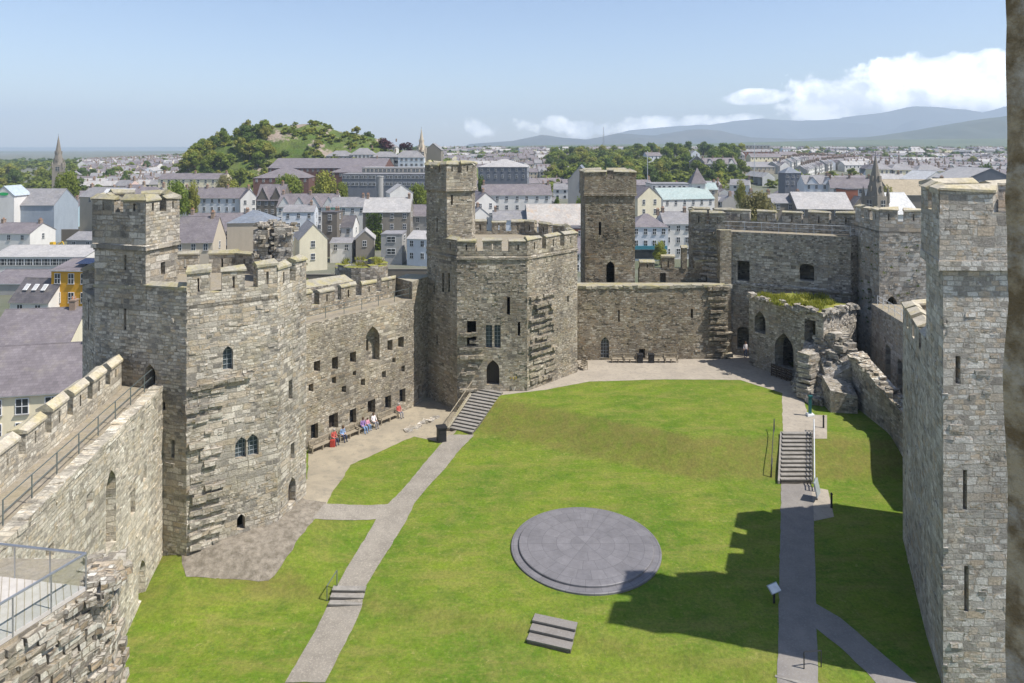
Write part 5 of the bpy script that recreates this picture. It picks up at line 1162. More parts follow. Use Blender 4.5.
h_('row of grey gabled houses right of the wood', 704, 738, 158, 164, 500, 11, 'S', 'wall_white', 'slate_purple', 2, 7, 4, 8, gables=3)
# right hand side, beyond the gate wall
ch1 = h_('church nave with a plain pale slate roof behind the gate wall', 798, 852, 192.5, 209, 216, 14, 'S', 'wall_stone', 'slate_pale', 1, 5, 0, -6, 'church', 'church')
h_('gable end of the church beside its spire', 852, 869, 197, 208, 222, 12, 'G', 'wall_stone', 'slate_grey', 1, 1, 0, 0, 'church', 'church')
h_('church aisle with a nearly white roof right of the spire', 884, 921, 193, 214, 200, 13, 'S', 'wall_white', 'roof_white', 0, 0, 0, 8, 'church', 'church')
h_('low house with a greenish slate roof left of the church nave', 772, 808, 194, 203, 222, 10, 'S', 'wall_stone', 'slate_grey', 1, 3, 2, 4)
h_('red brick wall house tucked between nave and spire', 846, 858, 187, 190, 226, 7, 'F', 'wall_brick', 'slate_dark', 0, 0, 0, name='town_building', cat='building')
h_('light blue double gabled house above the church nave', 805, 836, 175.5, 184, 292, 9, 'S', 'wall_pale_blue', 'slate_grey', 2, 4, 1, -3, gables=2)
h_('white terrace end right of the light blue double gables', 832, 872, 178, 188, 286, 10, 'S', 'wall_white', 'slate_purple', 2, 5, 3, -14)
h_('grey building with two square hipped turrets', 785, 801, 167, 173, 316, 8, 'H', 'wall_bluegrey', 'slate_blue', 2, 3, 0, name='town_building', cat='building')
for px0, px1, yr, ye, lb in ((876, 893, 163, 169.5, 'left hipped villa of three above the church spire'), (891, 917, 163.5, 170, 'middle hipped villa of three above the church spire'), (917, 946, 164.5, 171, 'right hipped villa of three above the church spire')):
    h_(lb, px0, px1, yr, ye, 372, 11, 'H', 'wall_cream', 'slate_grey', 2, 4, 2, 0, 'villa', 'house')
h_('white roofed cottage right of the church spire', 880, 905, 174, 181, 322, 9, 'S', 'wall_white', 'slate_pale', 1, 3, 1, -10)
h_('long hall with an ochre brown roof behind the near right tower', 893, 962, 180, 195, 240, 16, 'S', 'wall_stone', 'roof_brown', 0, 0, 1, -4, 'hall', 'building')
h_('pale roofed hall gable left of the dark warehouse', 922, 952, 171.5, 180, 300, 14, 'G', 'wall_white', 'roof_white', 1, 2, 0, 12, 'hall', 'building')
h_('dark blue grey warehouse gable at the right border', 966, 1016, 168.5, 180, 262, 26, 'G', 'wall_bluegrey', 'slate_pale', 1, 5, 0, -8, 'warehouse', 'building')
# ivy, scaffold, yard wall, digger
def leaf_blob(mb, n, box_, size, mat, fn=None):
    for _ in range(n):
        p = Vector([R.uniform(a, b_) for a, b_ in box_]); u = Vector((R.gauss(0, 1), R.gauss(0, 1), R.gauss(0, 1))).normalized(); v = u.orthogonal().normalized() * size * R.uniform(.6, 1.3); w_ = u.cross(v).normalized() * size * R.uniform(.5, 1)
        mb.poly([p - v, p - w_ * .6, p + v, p + w_ * .6], mat)
mb = MB(); leaf_blob(mb, 1500, ((-6.3, -1.4), (-.7, -.05), (-1, zat(212, 216) + 5.6)), .35, 'leaf_dark'); leaf_blob(mb, 700, ((-6.6, -.6), (-1.3, -.05), (-1, 6)), .4, 'leaf_green')
ivo = mb.build('ivy', iv)
t = empty('scaffolding', (xat(333, 238), 238, tz(0, 238))); tag(t, 'green netted scaffolding against a white building', 'scaffolding')
mb = MB(); mb.box((0, 0, 9), (5.5, .1, 4.5), 'scaffold_net'); mb.build('netting', t)
for i in range(5):
    mb = MB(); mb.bar((-2.8 + i * 1.4, -.15, -1), (-2.8 + i * 1.4, -.15, 12.5), .07, 'metal_steel', 5); mb.build('pole', t)
t = empty('yard_wall', (xat(30, 236), 236, -6)); tag(t, 'long dark yard wall below the turquoise house', 'wall'); mb = MB(); mb.box((0, 0, 2), (34, .5, 4.4), 'wall_darkstone'); mb.build('wall_face', t)
t = empty('digger', (xat(54, 214), 214, tz(0, 214))); tag(t, 'small yellow digger in the yard at left', 'digger')
mb = MB(); mb.box((0, 0, 1.3), (2.4, 1.8, 1.0), 'digger_yellow', jit=.05); mb.box((-.4, 0, 2.2), (1.1, 1.3, 1.1), 'digger_yellow'); mb.build('body', t); mb = MB(); mb.box((0, -.8, .4), (2.8, .5, .8), 'iron_dark'); mb.box((0, .8, .4), (2.8, .5, .8), 'iron_dark'); mb.build('track', t); mb = MB(); mb.bar((1, 0, 1.6), (2.6, 0, 2.9), .18, 'digger_yellow'); mb.bar((2.6, 0, 2.9), (3.6, 0, .9), .15, 'digger_yellow'); mb.build('arm', t)
# round stair tower and spires
t = empty('round_tower', (xat(380, 302), 302, tz(0, 302))); tag(t, 'round grey stair tower standing before the dark office block', 'tower'); zt_ = zat(177, 302) - tz(0, 302)
mb = MB(); mb.cone((0, 0, 0), [(1.45, -2), (1.45, zt_), (1.6, zt_), (1.6, zt_ + .4)], 'wall_grey', 20); mb.build('wall', t)
def spire(px, ytip, ybase, yground, Y, wpx, mat, label, rot=.4):
    b_ = min(tz(xat(px, Y), Y), zat(yground, Y)); t = empty('church_spire', (xat(px, Y), Y, b_), rot); tag(t, label, 'spire'); w_ = wpx * Y / F / 2; zb, zt = zat(ybase, Y) - b_, zat(ytip, Y) - b_
    mb = MB(); mb.prism([(-w_, -w_), (w_, -w_), (w_, w_), (-w_, w_)], -2, zb, mat)
    mb.build('tower_wall', t)
    for i in range(4):
        a = i * math.pi / 2 + math.pi / 4; mb = MB(); mb.cone((math.cos(a) * w_ * 1.3, math.sin(a) * w_ * 1.3, zb), [(w_ * .2, -2), (w_ * .2, .6), (.02, 3)], mat, 6); mb.build('pinnacle', t)
    mb = MB(); mb.cone((0, 0, zb), [(w_ * .98, 0), (.12, zt - zb), (.02, zt - zb + .3)], mat, 8)
    for s_ in range(4):
        a = s_ * math.pi / 2 + math.pi / 2
        for q in (.15, .4): m3 = MB(); m3.box((math.cos(a) * w_ * (.9 - q), math.sin(a) * w_ * (.9 - q), zb + (zt - zb) * q + .5), (w_ * .34, w_ * .34, w_ * .6), mat, a); m3.build('lucarne', t)
    mb.build('spire_roof', t); mb = MB(); mb.bar((0, 0, zt), (0, 0, zt + 1.4), .06, 'iron_dark', 4); mb.bar((-.35, 0, zt + .9), (.35, 0, zt + .9), .05, 'iron_dark', 4); mb.build('finial', t)
    for a in range(4): add_window(t, math.sin(a * math.pi / 2) * w_, -math.cos(a * math.pi / 2) * w_, zb - 3.5, w_ * .7, 2.4, a * math.pi / 2, 'dark', 'belfry_opening')
    return t
spire(58.5, 136, 165, 185, 430, 9.5, 'wall_stone', 'tall brown church spire above the trees at far left')
spire(421.5, 129, 150, 164, 440, 7.5, 'wall_beige', 'pale stone church spire on the skyline left of the slim turret')
h_('church roof behind the pale stone spire', 425, 441, 143.5, 150, 456, 16, 'G', 'wall_stone', 'slate_grey', 0, 0, 0, 0, 'church', 'church')
spire(875.5, 156, 196, 216, 202, 17, 'wall_stone', 'sharp brown church spire behind the gate wall on the right')
# masts and poles
def mast(px, yt, yb, Y, r_, label, name, cat, cross=0):
    b_ = zat(yb, Y); t = empty(name, (xat(px, Y), Y, b_)); tag(t, label, cat); zt = zat(yt, Y) - b_; mb = MB()
    if cross:
        for i in range(3): a = i * 2.094; mb.bar((math.cos(a) * r_ * 4, math.sin(a) * r_ * 4, 0), (math.cos(a) * r_, math.sin(a) * r_, zt), r_ * .5, 'metal_steel', 4)
        for i in range(cross): z = zt * i / cross; f = 4 - 3 * i / cross; mb.bar((-r_ * f, 0, z), (r_ * f * .5, r_ * f * .8, z + zt / cross), r_ * .3, 'metal_steel', 3); mb.bar((r_ * f * .5, r_ * f * .8, z), (-r_ * f, 0, z + zt / cross), r_ * .3, 'metal_steel', 3)
    else: mb.bar((0, 0, 0), (0, 0, zt), r_, 'rail_pale', 6); mb.cone((0, 0, zt), [(r_ * 1.6, 0), (r_ * .5, r_ * 3)], 'rail_pale', 6)
    mb.build('pole', t); return t
mast(603.5, 127, 150, 1400, .5, 'tall lattice radio mast on the skyline', 'radio_mast', 'mast', 9)
mast(647.5, 152, 186, 360, .16, 'slim pale pole rising in front of the wood', 'pole', 'pole'); mast(754.5, 144, 176, 330, .15, 'slim lamp pole in front of the leisure block', 'pole', 'pole')
# ---------------------------------------------------------------- far terraces and scattered houses
def far_mesh(nm, wall, roof, w=6.4, d=9.0, e=5.4, r_=8.3, gable=False):
    mb = MB(); W = w / 2
    for s_, x in ((1, W), (-1, -W)):
        P = [(x, 0, -3), (x, d, -3), (x, d, e), (x, d / 2, r_), (x, 0, e)]; mb.poly(P if s_ > 0 else P[::-1], wall)
    mb.poly([(-W, 0, -3), (W, 0, -3), (W, 0, e), (-W, 0, e)], wall); mb.poly([(W, d, -3), (-W, d, -3), (-W, d, e), (W, d, e)], wall)
    mb.poly([(-W, -.3, e - .1), (W, -.3, e - .1), (W, d / 2, r_ + .12), (-W, d / 2, r_ + .12)], roof); mb.poly([(W, d + .3, e - .1), (-W, d + .3, e - .1), (-W, d / 2, r_ + .12), (W, d / 2, r_ + .12)], roof)
    mb.box((W - .35, d / 2, r_ + .7), (.7, 1.3, 2.4), 'chimney_brick')
    for i in range(3): mb.cone((W - .35, d / 2 - .4 + i * .4, r_ + 1.9), [(.13, 0), (.1, .5)], 'chimney_pot', 5)
    for x in (-W * .45, W * .45):
        for z in (.6, 3.4): mb.box((x, -.03, z + .75), (1.15, .1, 1.5), 'frame_white'); mb.box((x, -.09, z + .75), (.95, .06, 1.35), 'window_glass')
    if gable:
        mb.prism([(-W * .75, -.9), (W * .3, -.9), (W * .3, .4), (-W * .75, .4)], -3, e - .3, wall); gx = -W * .22; mb.poly([(-W * .78, -1, e - .3), (W * .34, -1, e - .3), (gx, -1, e + 1.8)], wall)
        mb.poly([(W * .38, -1.1, e - .4), (W * .38, d * .3, e - .4), (gx, d * .3, e + 1.9), (gx, -1.1, e + 1.9)], roof); mb.poly([(-W * .82, d * .3, e - .4), (-W * .82, -1.1, e - .4), (gx, -1.1, e + 1.9), (gx, d * .3, e + 1.9)], roof)
        mb.box((gx, -.95, 1.4), (1.7, .1, 1.5), 'window_glass'); mb.box((gx, -.95, 4.0), (1.4, .1, 1.4), 'window_glass')
    o = mb.build('terraced_house'); me = o.data; bpy.data.objects.remove(o); return me
FM = [far_mesh('a', 'wall_white', 'slate_purple', gable=True), far_mesh('b', 'wall_cream', 'slate_purple', gable=True), far_mesh('c', 'wall_grey', 'slate_grey', gable=True), far_mesh('d', 'wall_white', 'slate_grey'), far_mesh('e', 'wall_beige', 'slate_purple'), far_mesh('f', 'wall_pink', 'slate_grey'), far_mesh('g', 'wall_stone', 'slate_purple'), far_mesh('h', 'wall_pale_blue', 'slate_grey', e=6)]
RS = random.Random(5); NF = [0]
def far_house(x, y, z, rz, me, label, group, s=(1, 1, 1), name='terraced_house'):
    o = bpy.data.objects.new(name, me); COL.objects.link(o); o.location = (x, y, z); o.rotation_euler.z = rz; o.scale = s; tag(o, label, 'house', group); NF[0] += 1; return o
def row(xa, ya, xb, yb, label, group, ms, w=6.4, face_off=0.0, h=1.0, zo=0.0):
    L = math.hypot(xb - xa, yb - ya); n = int(L / w); rz = math.atan2(yb - ya, xb - xa) + face_off
    for i in range(n):
        f = (i + .5) / n; x, y = lerp(xa, xb, f), lerp(ya, yb, f)
        if RS.random() < .04: continue
        far_house(x, y, tz(x, y) + zo, rz, FM[RS.choice(ms)], label, group, (w / 6.4, 1, h * RS.choice((1, 1, 1, 1.06))))
for i, (Y, w_) in enumerate(((440, 7), (500, 7), (565, 7.5), (640, 8), (730, 9), (840, 10.5), (960, 12))):
    row(xat(872 if i < 3 else 856, Y), Y, xat(1012, Y), Y - 14, 'small slate roofed house in terrace %s of the far right estate' % ('one', 'two', 'three', 'four', 'five', 'six', 'seven')[i] if False else ('small house in the nearest terrace', 'small house in the second nearest terrace', 'small house in the third terrace back', 'small house in the fourth terrace back', 'small house in the fifth terrace back', 'small house in the sixth terrace back', 'small house in the farthest terrace')[i] + ' of the right hand estate', 'right hand estate, terrace at %d paces' % Y, (0, 0, 1, 2, 0, 3), w_)
row(xat(778, 520), 520, xat(850, 820), 820, 'small house in the left of two terraces running away uphill', 'left terrace running away', (0, 3, 2), 6.8, 0)
row(xat(806, 500), 500, xat(876, 760), 760, 'small house in the right of two terraces running away uphill', 'right terrace running away', (0, 3, 2), 6.8, 0)
for i, (Y, w_) in enumerate(((520, 6.6), (600, 7), (700, 8))):
    row(xat((428, 440, 452)[i], Y), Y, xat((566, 560, 552)[i], Y), Y + 6, ('small house in the front terrace', 'small house in the middle terrace', 'small house in the back terrace')[i] + ' behind the slim turret', 'terraces behind the slim turret, number %d' % (i + 1), (2, 4, 6, 3), w_)
def scatter(n, pa, pb, Ya, Yb, label, group, ms, lim=9):
    k_ = 0; tries = 0
    while k_ < n and tries < 900:
        tries += 1; Y = Ya + (Yb - Ya) * RS.random(); x = xat(RS.uniform(pa, pb), Y)
        if any((x - a) ** 2 + (Y + 4 - b_) ** 2 < (r_ + lim) ** 2 for a, b_, r_ in FOOT): continue
        if abs(hz(x, Y) - tz(x, Y)) > 1.5: continue
        FOOT.append((x, Y + 4, 7)); far_house(x, Y, tz(x, Y), RS.choice((-.3, -.1, .1, .25, 1.4, 1.7, -1.3)) + RS.uniform(-.1, .1), FM[RS.choice(ms)], label, group, (RS.uniform(1, 1.9), 1, RS.uniform(.9, 1.15)), 'town_house'); k_ += 1
scatter(16, 80, 182, 560, 1050, 'small pale house on the far left slope below the wooded hill', 'pale houses on the far left slope', (0, 1, 3, 5), 6)
scatter(12, 110, 180, 1200, 1500, 'tiny pale house on the farthest left rise', 'tiny houses on the farthest left rise', (0, 1, 3), 3)
scatter(14, 90, 186, 300, 520, 'house among the trees between left turret and wooded hill', 'houses between left turret and wooded hill', (0, 1, 3, 4, 5), 5)
scatter(22, 470, 580, 290, 480, 'grey roofed town house between slim turret and square tower', 'town houses between the middle towers', (3, 4, 6, 7, 0, 2), 4)
scatter(14, 640, 780, 290, 420, 'town house between the wood and the gate wall', 'town houses below the wood', (3, 4, 6, 0, 2), 4)
scatter(16, 770, 960, 240, 360, 'town house behind the right hand gate wall', 'town houses behind the gate wall', (0, 3, 7, 2), 4)
scatter(10, 250, 420, 300, 345, 'town house below the brick school', 'town houses below the brick school', (3, 4, 6, 2), 4)
scatter(10, 700, 860, 600, 1100, 'distant house among trees beyond the leisure block', 'distant houses among the trees', (0, 3, 2), 4)
# ---------------------------------------------------------------- trees
def crown_mesh(seed, mat, n=1500, lobes=15, leaf=.075):
    r_ = random.Random(seed); mb = MB(); cs = []
    for i in range(lobes):
        a = r_.uniform(0, 6.28); rad = r_.uniform(.05, .36); z = r_.uniform(.34, .86); rad *= 1.0 - .7 * max(0, z - .55) / .4
        cs.append((Vector((math.cos(a) * rad, math.sin(a) * rad, z)), r_.uniform(.11, .2)))
    for i in range(n):
        c, s_ = r_.choice(cs); u = Vector((r_.gauss(0, 1), r_.gauss(0, 1), r_.gauss(0, 1))).normalized(); p = c + u * s_ * r_.uniform(.55, 1.08); p.z = p.z * .95
        nv = (u + Vector((r_.gauss(0, .5), r_.gauss(0, .5), r_.gauss(0, .5) + .3))).normalized(); v = nv.orthogonal().normalized(); q = Matrix.Rotation(r_.uniform(0, 6.28), 3, nv); v = q @ v; w_ = nv.cross(v); l = leaf * r_.uniform(.6, 1.3) * .6
        mb.poly([p - v * l, p - w_ * l * .7, p + v * l, p + w_ * l * .7], mat)
    o = mb.build('crown'); me = o.data; bpy.data.objects.remove(o); return me
def trunk_mesh():
    mb = MB(); mb.cone((0, 0, 0), [(.035, -.05), (.028, .2), (.018, .5), (.008, .75)], 'tree_bark', 7)
    for i in range(5): a = i * 1.3; mb.bar((0, 0, .3 + i * .05), (math.cos(a) * .24, math.sin(a) * .24, .55 + i * .05), .01, 'tree_bark', 4)
    o = mb.build('trunk'); me = o.data; bpy.data.objects.remove(o); return me
TRK = trunk_mesh(); CR = {}
for nm in ('leaf_green', 'leaf_dark', 'leaf_yellow', 'leaf_olive', 'leaf_burgundy'): CR[nm] = [crown_mesh(sum(map(ord, nm)) + i * 7, nm, 1500 if nm != 'leaf_burgundy' else 900) for i in range(3 if nm in ('leaf_green', 'leaf_dark') else 2)]
BIG = {nm: crown_mesh(99 + len(nm), nm, 5200, 24, .042) for nm in ('leaf_green', 'leaf_yellow', 'leaf_olive')}
def tree(x, y, z, h, w, mat, label, group=None, big=False):
    bs_ = 'bush' if 'bush' in label else 'tree'; t = empty(bs_, (x, y, z), RS.uniform(0, 6.28)); t.scale = (w / .95, w / .95, h); tag(t, label, bs_, group)
    c = bpy.data.objects.new('crown', BIG[mat] if big and mat in BIG else RS.choice(CR[mat])); COL.objects.link(c); c.parent = t
    k_ = bpy.data.objects.new('trunk', TRK); COL.objects.link(k_); k_.parent = t; return t
def ptree(px, yt, Y, wpx, mat, label, base=None, big=True):
    x = xat(px, Y); b_ = tz(x, Y) if base is None else base; return tree(x, Y, b_, (zat(yt, Y) - b_) * 1.04, wpx * Y / F * 1.1, mat, label, None, big)
ptree(66, 168, 300, 28, 'leaf_green', 'big round green tree right of the far left spire')
ptree(178, 177, 278, 25, 'leaf_green', 'bright green tree just above the big tower turret'); ptree(193, 181, 284, 17, 'leaf_yellow', 'smaller yellow green tree touching the bright green one')
ptree(233, 180, 300, 22, 'leaf_yellow', 'low yellow green tree above the pale blue terrace'); ptree(288, 171, 330, 30, 'leaf_green', 'green tree at the left end of the brick school'); ptree(325, 171, 300, 36, 'leaf_yellow', 'large yellow green tree in front of the brick school'); ptree(342, 179, 296, 16, 'leaf_green', 'darker green tree beside the large yellow green one')
ptree(418, 180, 262, 24, 'leaf_green', 'green tree touching the left side of the slim turret'); ptree(756, 186, 190, 44, 'leaf_olive', 'pale olive tree above the gate wall walk'); ptree(660, 241, 188, 17, 'leaf_yellow', 'small pointed tree before the blue corner shop')
ptree(582, 192, 230, 16, 'leaf_green', 'small green tree beside the chapel'); ptree(556, 196, 240, 12, 'leaf_dark', 'dark small tree left of the chapel'); ptree(480, 176, 260, 12, 'leaf_dark', 'dark tree right of the slim turret'); ptree(888, 186, 230, 18, 'leaf_yellow', 'round yellow bush right of the sharp brown spire')
ptree(384.5, 137, 462, 20, 'leaf_burgundy', 'left burgundy tree on the skyline', zat(156, 462), False); ptree(405, 140, 455, 17, 'leaf_burgundy', 'right burgundy tree beside the pale spire', zat(156, 455), False); ptree(367, 131, 500, 14, 'leaf_dark', 'dark tree standing on the right hill shoulder', zat(146, 500), False)
ptree(902, 176, 330, 14, 'leaf_green', 'green tree before the hipped villas'); ptree(985, 160, 380, 16, 'leaf_dark', 'dark round tree near the right border'); ptree(741, 180, 300, 14, 'leaf_yellow', 'pale green tree in front of the grey gabled row'); ptree(225, 172, 340, 20, 'leaf_olive', 'olive bush at the foot of the wooded hill')
def grove(n, pa, pb, Ya, Yb, ha, hb, mats, label, group, zf=tz, cond=None):
    k_ = 0; tr = 0
    while k_ < n and tr < 2000:
        tr += 1; Y = RS.uniform(Ya, Yb); px = RS.uniform(pa, pb); x = xat(px, Y)
        if cond and not cond(px, Y): continue
        if any((x - a) ** 2 + (Y - b_) ** 2 < (r_ * .8) ** 2 for a, b_, r_ in FOOT): continue
        h = RS.uniform(ha, hb); m_ = RS.choice(mats); tree(x, Y, zf(x, Y) - .5, h, h * RS.uniform(.8, 1.25), m_, {'leaf_green': 'fresh green', 'leaf_dark': 'dark green', 'leaf_yellow': 'yellow green', 'leaf_olive': 'olive'}[m_] + ' ' + label, group + ', ' + {'leaf_green': 'fresh green', 'leaf_dark': 'dark green', 'leaf_yellow': 'yellow green', 'leaf_olive': 'olive'}[m_]); k_ += 1
G, D, Yl, Ol = 'leaf_green', 'leaf_dark', 'leaf_yellow', 'leaf_olive'
grove(54, 184, 268, 400, 474, 8, 13, (G, G, D, Yl), 'tree on the left flank of the rocky hill', 'trees on the left hill flank', hz, lambda px, Y: 4 < hz(xat(px, Y), Y) - tz(xat(px, Y), Y) and hz(xat(px, Y), Y) < 37)
grove(16, 262, 380, 412, 490, 3, 6.5, (G, Yl, D), 'bush scattered on the grassy rocky hill', 'bushes on the rocky hill', hz)
grove(28, -10, 130, 330, 640, 9, 15, (G, D, Yl, G), 'tree in the belt around the far left spire', 'trees around the far left spire')
grove(18, 60, 190, 520, 900, 8, 13, (G, D, G), 'tree among the pale houses at far left', 'trees among the far left houses')
grove(112, 545, 742, 420, 790, 10, 16, (G, D, Yl, G, D, G), 'tree in the big wood behind the square tower', 'trees of the wood behind the square tower')
grove(12, 826, 874, 310, 390, 8, 12, (G, G, Yl), 'tree in the clump left of the sharp brown spire', 'trees left of the sharp spire')
grove(8, 780, 812, 400, 470, 8, 12, (G, D), 'tree beside the terraces running uphill', 'trees beside the uphill terraces')
grove(12, 740, 1005, 700, 1250, 9, 14, (G, D, Yl), 'tree beyond the right hand terraces', 'trees beyond the right hand terraces')
grove(10, 425, 640, 560, 1000, 9, 13, (G, D, G), 'tree on the skyline behind the middle towers', 'trees behind the middle towers')
grove(10, 480, 760, 240, 330, 5, 8, (G, D, Yl), 'garden tree among the roofs right of the slim turret', 'garden trees right of the slim turret')
grove(8, 190, 420, 280, 350, 5, 8, (G, Yl), 'garden tree among the roofs below the school', 'garden trees below the school')
# far woods that read as one mass
mb = MB(); src = crown_mesh(3, 'leaf_dark', 150, 10, .2); sv = [tuple(v.co) for v in src.vertices]; sf = [tuple(p.vertices) for p in src.polygons]
def mass(name, label, spots, mat):
    vs, fs = [], []
    for x, Y, z, s_, w_ in spots:
        o_ = len(vs); ca, sa = math.cos(x), math.sin(x)
        vs += [(x + (a * ca - b_ * sa) * w_, Y + (a * sa + b_ * ca) * w_, z + c * s_ - s_ * .25) for a, b_, c in sv]; fs += [tuple(i + o_ for i in f) for f in sf]
    me = bpy.data.meshes.new(name); me.from_pydata(vs, [], fs); me.materials.append(MATS[mat]); o = bpy.data.objects.new(name, me); COL.objects.link(o); tag(o, label, 'wood' if 'wood' in name else 'scrub', None, 'stuff')
def spots(n, Ya, Yb, pa, pb, sa, sb):
    out = []
    while len(out) < n:
        Y = Ya + (Yb - Ya) * RS.random() ** 1.3; px = RS.uniform(pa, pb); x = xat(px, Y); h = RS.uniform(sa, sb)
        if -2400 < x < -950 and Y > 1450: continue
        if noise.noise(Vector((x / 160, Y / 260, 1))) < -.22 or any((x - a) ** 2 + (Y - b_) ** 2 < (r_ + 8) ** 2 for a, b_, r_ in FOOT): continue
        out.append((x, Y, tz(x, Y), h, h * RS.uniform(1.2, 2.2)))
    return out
mass('far_wood', 'far dark woods along the skyline beyond the town', spots(420, 950, 2900, -40, 1040, 8, 15), 'leaf_dark'); mass('far_wood', 'far fresh green woods and hedges beyond the town', spots(760, 850, 2600, -40, 1040, 7, 13), 'leaf_green')
mass('garden_wood', 'garden greenery between the farther houses', spots(260, 430, 900, -20, 190, 4, 8) + spots(260, 430, 950, 425, 1010, 4, 8), 'leaf_green')
mass('wood_floor', 'leafy undergrowth filling the wood behind the square tower', [q for q in spots(330, 430, 930, 545, 742, 6, 11)], 'leaf_green')
sp_ = []
while len(sp_) < 620:
    Y = RS.uniform(385, 500); px = RS.uniform(165, 440); x = xat(px, Y)
    if noise.noise(Vector((x / 18, Y / 18, 7))) < -.12: continue
    h = RS.uniform(1.6, 4.4); sp_.append((x, Y, hz(x, Y), h, h * RS.uniform(1.2, 2)))
mass('hill_scrub', 'gorse and scrub over the rocky hill', sp_[:440], 'leaf_green'); mass('hill_scrub', 'yellowish gorse over the rocky hill', sp_[440:], 'leaf_yellow')
# farther houses beyond the ones one can tell apart
mb = MB()
def tiny(x, y, z, rz, w, d, e, r_, wall, roof):
    c, s_ = math.cos(rz), math.sin(rz); f = lambda a, b_, h: (x + a * c - b_ * s_, y + a * s_ + b_ * c, z + h); W = w / 2
    mb.poly([f(-W, 0, -2), f(W, 0, -2), f(W, 0, e), f(-W, 0, e)], wall); mb.poly([f(W, 0, -2), f(W, d, -2), f(W, d, e), f(W, d / 2, r_), f(W, 0, e)], wall); mb.poly([f(-W, d, -2), f(-W, 0, -2), f(-W, 0, e), f(-W, d / 2, r_), f(-W, d, e)], wall)
    mb.poly([f(-W, -.3, e), f(W, -.3, e), f(W, d / 2, r_ + .1), f(-W, d / 2, r_ + .1)], roof); mb.poly([f(W, d, e), f(-W, d, e), f(-W, d / 2, r_ + .1), f(W, d / 2, r_ + .1)], roof)
    for q in (-.3, .3): mb.poly([f(W * q * 1.6 - .5, -.04, e - 2), f(W * q * 1.6 + .5, -.04, e - 2), f(W * q * 1.6 + .5, -.04, e - .6), f(W * q * 1.6 - .5, -.04, e - .6)], 'window_glass')
    ch = f(W - .6, d / 2, r_ + .5); mb.box(ch, (.7, .7, 2), 'chimney_brick', rz)
n_ = 0
while n_ < 560:
    Y = RS.uniform(430, 1500); px = RS.choice((RS.uniform(425, 1010), RS.uniform(425, 1010), RS.uniform(80, 190))); x = xat(px, Y)
    if 545 < px < 735 and 430 < Y < 900 and RS.random() < .93: continue
    if any((x - a) ** 2 + (Y + 4 - b_) ** 2 < (r_ + 3) ** 2 for a, b_, r_ in FOOT) or abs(hz(x, Y) - tz(x, Y)) > 1.5: continue
    k_ = RS.randint(1, 5); rz = .25 + RS.choice((0, 0, 1.5)) + RS.uniform(-.15, .15); wl = RS.choice(('wall_white', 'wall_white', 'wall_cream', 'wall_grey', 'wall_beige', 'wall_stone', 'wall_pale_blue')); rf = RS.choice(('slate_purple', 'slate_grey', 'slate_purple', 'slate_pale'))
    for i in range(k_): tiny(x + math.cos(rz) * i * 7.4, Y + math.sin(rz) * i * 7.4, tz(x, Y), rz, 7.3, 8.5, 5.2, 8.3, wl, rf)
    n_ += 1
tag(mb.build('distant_houses'), 'distant slate roofed houses spreading to the skyline', 'houses', None, 'stuff')
# shrubs behind the middle curtain wall
mb = MB(); leaf_blob(mb, 1400, ((-1.6, 1.6), (-1, 1), (0, 3.4)), .3, 'leaf_green'); o = mb.build('shrub'); o.location = (xat(400, 84), 84, 5.5); tag(o, 'leafy green shrub behind the raised end of the middle wall', 'shrub')
rb = [(300, 150), (318, 140), (345, 160), (372, 148), (392, 140), (415, 150), (425, 130), (330, 128)]
for i, (px, Y) in enumerate(rb):
    mb = MB(); leaf_blob(mb, 420, ((-3, 3), (-2, 2), (0, 3.2)), .4, ('leaf_green', 'leaf_dark', 'leaf_olive')[i % 3]); o = mb.build('shrub'); o.location = (xat(px, Y), Y, -6); tag(o, ('fresh green', 'dark green', 'olive')[i % 3] + ' shrub on the slope behind the middle wall', 'shrub', 'shrubs behind the middle wall, ' + ('fresh green', 'dark green', 'olive')[i % 3])
for px0, px1, Y, lb in ((376, 430, 165, 'dark boundary wall below the light blue house'), (296, 345, 158, 'dark boundary wall below the plain cream gable')):
    w_ = (px1 - px0) * Y / F; t = empty('boundary_wall', (xat((px0 + px1) / 2, Y), Y, -6)); tag(t, lb, 'wall'); mb = MB(); mb.box((0, 0, 1.3), (w_, .4, 3.4), 'wall_darkstone'); mb.box((0, 0, 3.08), (w_, .55, .16), 'wall_stone'); mb.build('wall_face', t)
# ---------------------------------------------------------------- air
m = bpy.data.materials.new('haze_air'); m.use_nodes = True; MATS['haze_air'] = m; k = NT(m); k.n.remove(k.n['Principled BSDF']); pv = k.new('ShaderNodeVolumePrincipled'); pv.inputs['Color'].default_value = (.70, .85, 1, 1); pv.inputs['Density'].default_value = 1.5e-4; pv.inputs['Anisotropy'].default_value = .0
k.link(pv.outputs[0], k.n['Material Output'].inputs['Volume'])
mb = MB(); mb.box((0, 5700, 315), (25000, 12800, 670), 'haze_air'); mb.mats = ['haze_air']; o = mb.build('haze'); tag(o, kind='stuff')
